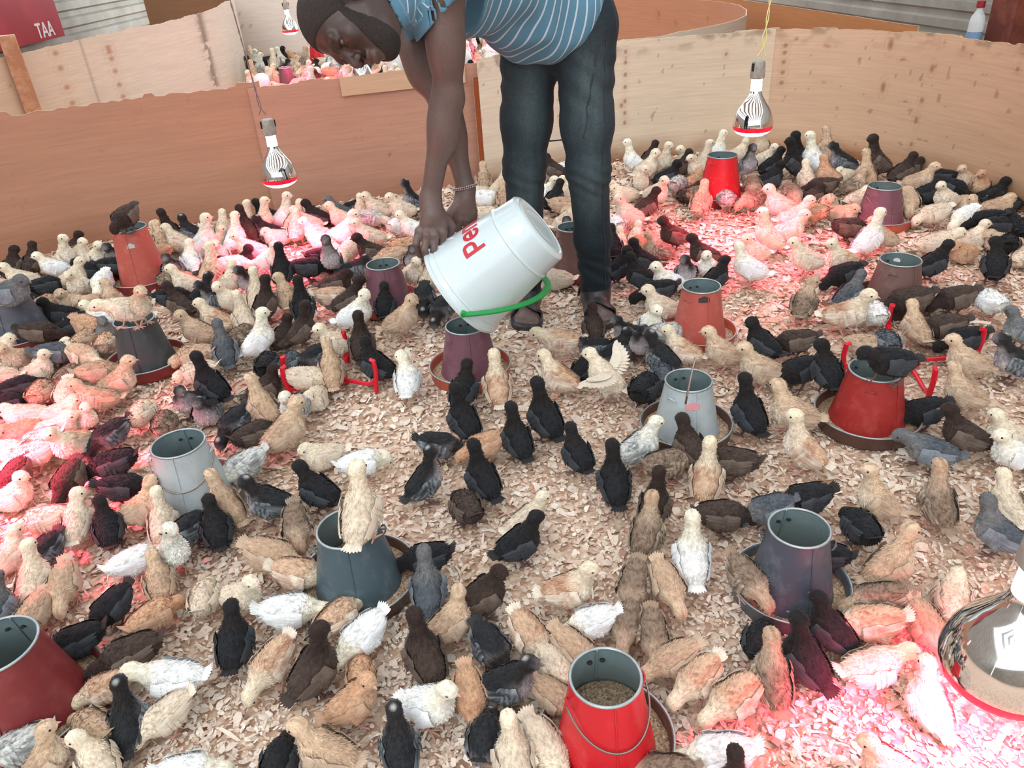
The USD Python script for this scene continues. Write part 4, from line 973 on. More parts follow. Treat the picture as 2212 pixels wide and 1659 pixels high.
def beard_f(p):
    q = (p - Hc) @ RH; u, f_, l = q[..., 0], q[..., 1], np.abs(q[..., 2])
    d = head(p) - .0014 - .0010 * (meshkit.noise(p * 420, 5) - .3)
    along = np.clip((u + .10) / .10, 0, 1)                                    # chin to ear
    ctr = .052 * (1 - along) ** .8 + .006 + .012 * along; half = .030 - .019 * along
    jaw = np.maximum(np.abs(f_ - ctr) - half, np.maximum(-.13 - u, u - .012))
    mouth = .026 - np.linalg.norm((q - np.array([-.066, .088, 0])) * [1, 1, .9], axis=-1)
    m = np.maximum(jaw, mouth)
    return smax(d, m, .008)
v, F = sdf_mesh(beard_f, Hc - .16, Hc + .16, .0042); part("beard", v, F, M["hair"], smooth=True, label="short black beard along the jaw")
M["eye_white"] = plain("eye_white", lin(120, 104, 98), 0.2)
for s in (1, -1):
    e = part("eyeball", *sphere(hp(-.004, .0705, .0305 * s), .0110, 2), M["eye_white"], smooth=True)
    mesh("iris", tuple(x if k else x - O for k, x in enumerate(sphere(hp(-.0075, .0793, .0312 * s), .0050, 1))), M["eye"], e, smooth=True)
    brow = [hp(.016 + .004 * math.sin(t * math.pi), .0885 - .010 * t, s * (.014 + .032 * t)) for t in np.linspace(0, 1, 7)]
    part("eyebrow", *tube(brow, [.002, .003, .0034, .0034, .003, .0024, .001], 6), M["hair"])
# T-shirt
cutS = at_d(948, 40, 1.70); nS = unit(np.cross(ray(916, 74), ray(980, 4))); nS = nS if nS @ (at_d(960, 60, 1.7) - cutS) > 0 else -nS
cutN = at_d(862, 46, 1.78); nN = unit(np.cross(ray(834, 0), ray(884, 96))); nN = nN if nN @ (at_d(800, 60, 1.78) - cutN) > 0 else -nN; cutR = J["shR"] * .62 + J["elR"] * .38; nR = unit(J["elR"] - J["shR"])
def tshirt(p, k=0.0):
    d = torso(p, .012) - .006
    d = smin(d, ell(p, Pc + tx * TL * .12 - nx * .070, (.13, .120, .050), RT), .06)
    d = smin(d, ell(p, Pc + tx * TL * .80 - nx * .035, (.085, .115, .060), RT), .05)
    for s in "LR": d = smin(d, seg_r(p, J["sh" + s] + tx * -.02, J["sh" + s] * .5 + J["el" + s] * .5, .074, .066), .05)
    d = smin(d, seg_r(p, Pc + tx * TL * .8, J["neck"] - tx * .02, .11, .079), .05)
    d = smin(d, seg_r(p, J["neck"] - tx * .02, hp(-.06, -.035), .079, .064), .03)
    ss = (p - Pc) @ tx; ll = (p - Pc) @ lx
    wr = np.sin(ss * 62 + ll * 22 + 3.2 * meshkit.noise(p * 9, 2)) * .0035 + np.sin(ss * 31 - ll * 44 + 4 * meshkit.noise(p * 7, 6)) * .0032
    d = d - wr
    cut = np.maximum((p - cutN) @ nN, -((p - Pc) @ tx) - .055 - .05 * np.clip(-((p - Pc) @ nx), 0, .1) - .012 * np.sin(ll * 18))
    armL = ((p - cutS) @ nS); nearL = np.linalg.norm(np.cross(p - J["shL"], unit(J["elL"] - J["shL"])), axis=-1) - .092
    armR = ((p - cutR) @ nR); nearR = np.linalg.norm(np.cross(p - J["shR"], unit(J["elR"] - J["shR"])), axis=-1) - .095
    d = smax(d, np.minimum(armL, -nearL + .0) * 1.0, .004); d = smax(d, np.minimum(armR, -nearR), .004)
    return np.maximum(d, cut)
def shirt_shell(p):
    d = tshirt(p)
    hollow = np.minimum(np.minimum(seg_r(p, J["shL"], J["elL"], .056, .047), seg_r(p, J["shR"], J["elR"], .056, .047)), seg_r(p, J["neck"] + tx * .03, hp(-.06, -.035), .060, .054))
    return np.maximum(d, -hollow)
v, F = sdf_mesh(shirt_shell, (-.42, 1.5, .55), (.50, 2.62, 1.36), .0055)
M["shirt"] = mat("pinstriped_jersey", {"s": ("attribute", {"attribute": "stripe"}), "x": ("separate_xyz", {}), "m": ("math", {"math_type": "multiply", "value2": 1.0}),
    "n": ("noise_texture", {"scale": 30.0, "detail": 2.0}), "t": ("texture_coordinate", {}), "nf": ("noise_texture", {"scale": 900.0, "detail": 2.0}),
    "fr": ("math", {"math_type": "fraction"}), "c": ("math", {"math_type": "compare", "value2": 0.5, "value3": 0.085}),
    "mix": ("mix_color", {"a": tuple(lin(92, 138, 164)), "b": tuple(lin(196, 210, 222))}), "b": ("bump", {"strength": 0.25, "distance": 0.0008}),
    "p": ("principled_bsdf", {"roughness": 0.8, "specular_ior_level": 0.2, "sheen_weight": 0.1})},
    [("s.color", "x.vector"), ("x.x", "fr.value1"), ("fr.value", "c.value1"), ("c.value", "mix.fac"), ("mix.result", "p.base_color"), ("t.object", "nf.vector"), ("nf.fac", "b.height"), ("b.normal", "p.normal")])
sh = part("tshirt", v, F, M["shirt"], smooth=True, label="blue T-shirt with thin white stripes")
ss = ((v - Pc) @ tx) / .0245 + .8 * meshkit.noise(v * 6, 3) - ((v - Pc) @ nx) * 6.0 + 40
sleeve = np.clip((.085 - np.linalg.norm(np.cross(v - J["shL"], unit(J["elL"] - J["shL"])), axis=1)) / .01, 0, 1) * (((v - J["shL"]) @ nS) > .0)
band = ((cutS - v) @ nS < .028) & (sleeve > 0.2) | (((cutN - v) @ nN) < .022)
ss = np.where(band, np.floor(ss) + 0.0, ss); ss = np.where(sleeve > .5, ((v - cutS) @ unit(camvec(.62, -.78, 0))) / .016 + 40.0, ss); ss = np.where(band, 40.0, ss)
UsdGeom.PrimvarsAPI(UsdGeom.Mesh(sh)).CreatePrimvar("stripe", Sdf.ValueTypeNames.Color3fArray, "vertex").Set(Vt.Vec3fArray.FromNumpy(np.c_[ss, ss, ss].astype(np.float32)))
# jeans
def jeans(p):
    d = np.maximum(torso(p, .010) - .004, (p - Pc) @ tx - .05)
    d = smin(d, ell(p, Pc - tx * .03 - nx * .03, (.11, .165, .12), RT), .04)
    for s in "LR":
        k, a, h_ = J["knee" + s], J["ank" + s], J["hip" + s]
        g_ = smin(seg_r(p, h_, h_ * .35 + k * .65, .090, .070), seg_r(p, h_ * .35 + k * .65, k, .070, .0615), .04)
        g_ = smin(g_, seg_r(p, k, a * .55 + k * .45, .0605, .0555), .03); g_ = smin(g_, seg_r(p, a * .55 + k * .45, a, .0545, .0500), .03)
        zz = p[..., 2]; ang = (p[..., 0] - k[0]) * 40
        fold = np.exp(-((zz - k[2] + .02) / .05) ** 2) * np.sin(zz * 150 + ang * 1.6 + 6 * meshkit.noise(p * 13, 3)) * .0022
        fold += np.exp(-((zz - .15) / .07) ** 2) * np.sin(zz * 120 + ang * 1.5 + 7 * meshkit.noise(p * 12, 4)) * .0036
        fold += np.exp(-((zz - h_[2] + .12) / .07) ** 2) * np.sin(zz * 95 + (p[..., 0] - h_[0]) * 60 + 3 * meshkit.noise(p * 10, 8)) * .0030
        d = smin(d, g_ - fold, .022)
    d = d - .0022 * (meshkit.fbm(p * 26, 2, 5) - .5)
    hem = .068 - p[..., 2]
    d = np.maximum(d, hem)
    for s in "LR": d = np.maximum(d, -(seg_r(p, J["ank" + s] + [0, 0, .05], J["ank" + s] - [0, 0, .06], .044, .044)))
    return d
v, F = sdf_mesh(jeans, (-.2, 2.0, .04), (.55, 2.66, 1.06), .0052)
fade = np.zeros(len(v))
for s in "LR":
    mid = J["hip" + s] * .45 + J["knee" + s] * .55
    fade += .85 * np.exp(-(((v - mid - camvec(0, 0, -.07)) / [.055, .09, .17]) ** 2).sum(1)) + .7 * np.exp(-(((v - J["knee" + s] - camvec(.0, 0, -.06) + [0, 0, .10]) / [.045, .09, .10]) ** 2).sum(1))
fade = np.clip(fade * (.55 + .9 * meshkit.fbm(v * [60, 60, 9], 3, 4)), 0, 1)[:, None]
jt = lin(34, 45, 53) * (1 - fade) + lin(84, 98, 104) * fade
M["denim"] = tinted("dark_denim", rough=0.85, scale=420.0, amount=0.28, bump=0.3, dist=0.0006, spec=0.2, stretch=(1, 1, .35), sheen=0.05)
je = part("jeans", v, F, M["denim"], smooth=True, tint=jt, label="dark washed skinny jeans")
def on_surface(c, d, f, far=.16):
    p = np.asarray(c, float) + d * far
    for _ in range(30): p = p - d * float(np.clip(f(p[None])[0], -.01, .05)) * .85
    return p
M["stitch"] = plain("dark_seam_thread", lin(52, 56, 60), 0.8); M["rivet"] = plain("dull_rivet", lin(150, 150, 148), 0.35, 0.8)
for s, ang in (("L", .42), ("R", .62)):
    chain = [J["hip" + s] * (1 - t) + J["knee" + s] * t for t in np.linspace(.05, 1, 14)] + [J["knee" + s] * (1 - t) + J["ank" + s] * t for t in np.linspace(.08, 1.0, 14)]
    d = unit(camvec(ang if s == "L" else ang, 0, -.75)); d[2] = 0; d = unit(d)
    part("side_seam", *tube([on_surface(c, d, jeans) for c in chain], .0022, 5), M["stitch"], parent=je)
part("fly_seam", *tube([on_surface(Pc - [0, 0, .03 + .02 * k], unit(camvec(-.22, 0, -1)), jeans) for k in range(6)], .002, 5), M["stitch"], parent=je)
rv = on_surface(at_d(1275, 62, 2.1), unit(camvec(0, 0, -1)), jeans, .14); part("rivet", *sphere(rv, .0042, 1), M["rivet"], parent=je)
pk = [on_surface(at_d(1275 + 38 * math.sin(t) , 60 - 55 * math.cos(t) + 30, 2.1), unit(camvec(.2, 0, -1)), jeans, .14) for t in np.linspace(.35, 1.5, 8)]
part("pocket_seam", *tube(pk, .0018, 5), M["stitch"], parent=je)
# bracelet on the far wrist
wd = unit(J["elR"] - J["wrR"]); e1 = unit(np.cross(wd, [0, 1.0, 0])); e2 = np.cross(wd, e1); bb = []
bc = J["wrR"] + wd * .006
M["bead"] = plain("pale_beads", lin(206, 186, 184), 0.35); M["bead_dark"] = plain("brown_beads", lin(108, 66, 64), 0.4)
br = part("bracelet", *tube([bc + .0315 * (e1 * math.cos(t) + e2 * math.sin(t)) for t in np.linspace(0, 2 * math.pi, 33)], .0042, 6, False), M["bead_dark"], label="beaded bracelet")
mesh("pale_beads", cat_mesh([sphere(bc + .0335 * (e1 * math.cos(t) + e2 * math.sin(t)) + wd * o - O, (.0022, .0022, .0022), 1) for t in np.linspace(0, 2 * math.pi, 36, endpoint=False) for o in (-.002, .0025)]), M["bead"], br, kind="stuff")
# sandals
M["rubber"] = worn("black_rubber", lin(52, 50, 54), lin(70, 68, 72), 30, rough=0.4)
for s in "LR":
    a = J["ank" + s]; h_ = a * [1, 1, 0] + [0, .055, 0]; d_ = unit([0.02 if s == "L" else -.05, -1.0, 0]); sd = np.cross(d_, [0, 0, 1.0])
    def sole(p, h_=h_, d_=d_, sd=sd):
        x = (p - h_) @ d_; y = (p - h_) @ sd; w_ = .040 + .012 * np.clip(x / .15, 0, 1)
        c = np.clip(x, -.015, .165); r_ = np.hypot(x - c, y) - w_
        return smax(r_, np.abs(p[..., 2] - .011) - .012, .008)
    v, F = sdf_mesh(sole, h_ - [.12, .30, .02], h_ + [.12, .12, .06], .005)
    sa = part("sandal", v, F, M["rubber"], smooth=True, label="black rubber sandal")
    def strap(p, s=s, h_=h_, d_=d_, sd=sd):
        x = (p - h_) @ d_; f_ = foot(p, s)
        b1 = np.maximum(np.abs(f_ - .009) - .0035, np.maximum(.045 - x, x - .145 + .02 * np.sin(((p - h_) @ sd) * 60)))
        b2 = np.maximum(np.abs(f_ - .009) - .0035, np.maximum(np.maximum(x - .012, -.045 - x), np.abs(p[..., 2] - .055) - .022))
        return np.maximum(np.minimum(b1, b2), .008 - p[..., 2])
    v, F = sdf_mesh(strap, h_ - [.12, .30, .0], h_ + [.12, .12, .14], .004)
    mesh("strap", (v - O, F), M["rubber"], sa, smooth=True)
# ------------------------------------------------------------------ the bucket
C0 = at_d(995, 627, 2.09); ax = unit(camvec(.765, -.555, -.34)); R0, R1, BL = .137, .100, .280
pv = camvec(.01, .07, -.11); pv = unit(pv - ax * (pv @ ax)); e3 = np.cross(ax, pv)
RBK = np.stack([pv, e3, ax], 1)
M["white_bucket"] = plain("white_bucket_plastic", lin(214, 228, 234), 0.22, subsurface_weight=0.08, coat_weight=0.3)
M["green_handle"] = plain("green_handle_plastic", lin(34, 152, 74), 0.35); M["red_print"] = plain("red_print", lin(196, 40, 56), 0.45)
bk = thing("bucket", C0, 0, label="white plastic bucket tipped over the plum feeder, red lettering and green handle", cat="bucket")
loc = lambda v: np.asarray(v) @ RBK.T
rad = lambda z: R0 + (R1 - R0) * (z / BL)
prof = [(R0 - .004, .002), (R0 + .006, .0), (R0 + .0075, .004), (R0 + .0075, .010), (R0 + .002, .013), (rad(.026) + .0005, .026), (rad(.028) + .003, .029), (rad(.032), .034), (rad(.1), .1), (rad(.205), .205), (rad(.207) + .0026, .208), (rad(.212) + .0026, .212), (rad(.216) - .0015, .217), (rad(.262) - .001, .262),
        (R1 + .001, .272), (R1 - .006, .279), (R1 - .013, .280), (R1 - .016, .2765), (R1 - .021, .2765), (R1 - .024, .280), (.058, .280), (.055, .2785), (.051, .2785), (.048, .280), (.0005, .280)]
inn = [(.0005, .276), (R1 - .012, .275), (rad(.26) - .004, .262), (rad(.1) - .004, .1), (R0 - .004, .002)]
pv_, pf_ = lathe(prof + inn, 72); mesh("shell", (loc(pv_), pf_), M["white_bucket"], bk, smooth=40)
lp = np.array([[0, 0, 0]]); V = []
dn_ = RBK.T @ np.array([0, 0, -1.0]); th0 = math.atan2(dn_[1], dn_[0]) + .12
for k in range(9):
    t = (k / 8 - .5) * 1.1; pr_ = .030 * math.cos(t / 1.1 * math.pi) ** 1.0
    for (dr, dz) in ((.002, .002), (.004 + .2 * pr_, -pr_ * .95), (.0005 + .2 * pr_, -pr_ * .95 + .002), (-.003, .003)):
        V.append(((R0 + dr) * math.cos(th0 + t), (R0 + dr) * math.sin(th0 + t), dz))
Fq = [[4 * k + j, 4 * (k + 1) + j, 4 * (k + 1) + (j + 1) % 4, 4 * k + (j + 1) % 4] for k in range(8) for j in range(4)]
mesh("spout", (loc(np.array(V)), np.array(Fq)), M["white_bucket"], bk, smooth=40, label="pouring lip")
hdl = RBK.T @ camvec(.985, -.10, .10); hdl[0] = 0; hdl = hdl / np.linalg.norm(hdl)
k_ = np.linspace(0, math.pi, 41); PH = np.array([[(R0 + .012) * math.cos(t), 0, .012] + hdl * .228 * math.sin(t) for t in k_])
fr = frames(PH); Vh = []
for P_, (r_, b_) in zip(PH, fr):
    for (x, y) in ((-.009, -.002), (-.009, .002), (-.0035, .0025), (-.0035, .006), (.0035, .006), (.0035, .0025), (.009, .002), (.009, -.002)): Vh.append(P_ + np.array([1.0, 0, 0]) * 0 + r_ * x + b_ * y)
n8 = 8; Fh = [[k * n8 + j, k * n8 + (j + 1) % n8, (k + 1) * n8 + (j + 1) % n8, (k + 1) * n8 + j] for k in range(40) for j in range(n8)] + [[0, 2, 4, 6], [40 * n8, 40 * n8 + 6, 40 * n8 + 4, 40 * n8 + 2]]
hn = mesh("handle", (loc(np.array(Vh)), np.array(Fh)), M["green_handle"], bk, smooth=30, label="green plastic handle")
for s in (1, -1):
    mesh("handle_hinge", (loc(tube([[s * (R0 + .004), 0, .012], [s * (R0 + .018), 0, .012]], [.008, .007], 10)[0]), tube([[0, 0, 0], [1, 0, 0]], [.008, .007], 10)[1]), M["green_handle"], hn)
# printed lettering, wrapped round the shell: letters point to the mouth
_c = [(np.hypot(*(np.array(proj(C0 + loc([rad(z) * math.cos(t), rad(z) * math.sin(t), z]))[:2]) - [1052, 534])) + (500 if (loc([math.cos(t), math.sin(t), 0]) @ (C0 - CAM)) > 0 else 0), t, z) for t in np.linspace(-math.pi, math.pi, 361) for z in np.linspace(.04, .2, 33)]
_, best, Zs = min(_c)
sg = 1 if proj(C0 + loc([rad(.08) * math.cos(best + .2), rad(.08) * math.sin(best + .2), .08]))[1] < proj(C0 + loc([rad(.08) * math.cos(best), rad(.08) * math.sin(best), .08]))[1] else -1
tv, tf = tm(trimesh.remesh.subdivide_to_size(*tm(meshkit.text_mesh("Pens", .056, .0008, bold=True)), .006) and trimesh.Trimesh(*trimesh.remesh.subdivide_to_size(*tm(meshkit.text_mesh("Pens", .056, .0008, bold=True)), .006)))
ph = best + sg * (tv[:, 0] * .92) / rad(.08); zz = Zs - tv[:, 1]; rr = rad(zz) + .0004 + tv[:, 2]
mesh("lettering", (loc(np.c_[rr * np.cos(ph), rr * np.sin(ph), zz]), tf if sg < 0 else tf[:, ::-1]), M["red_print"], bk, smooth=False, label="red printed lettering")
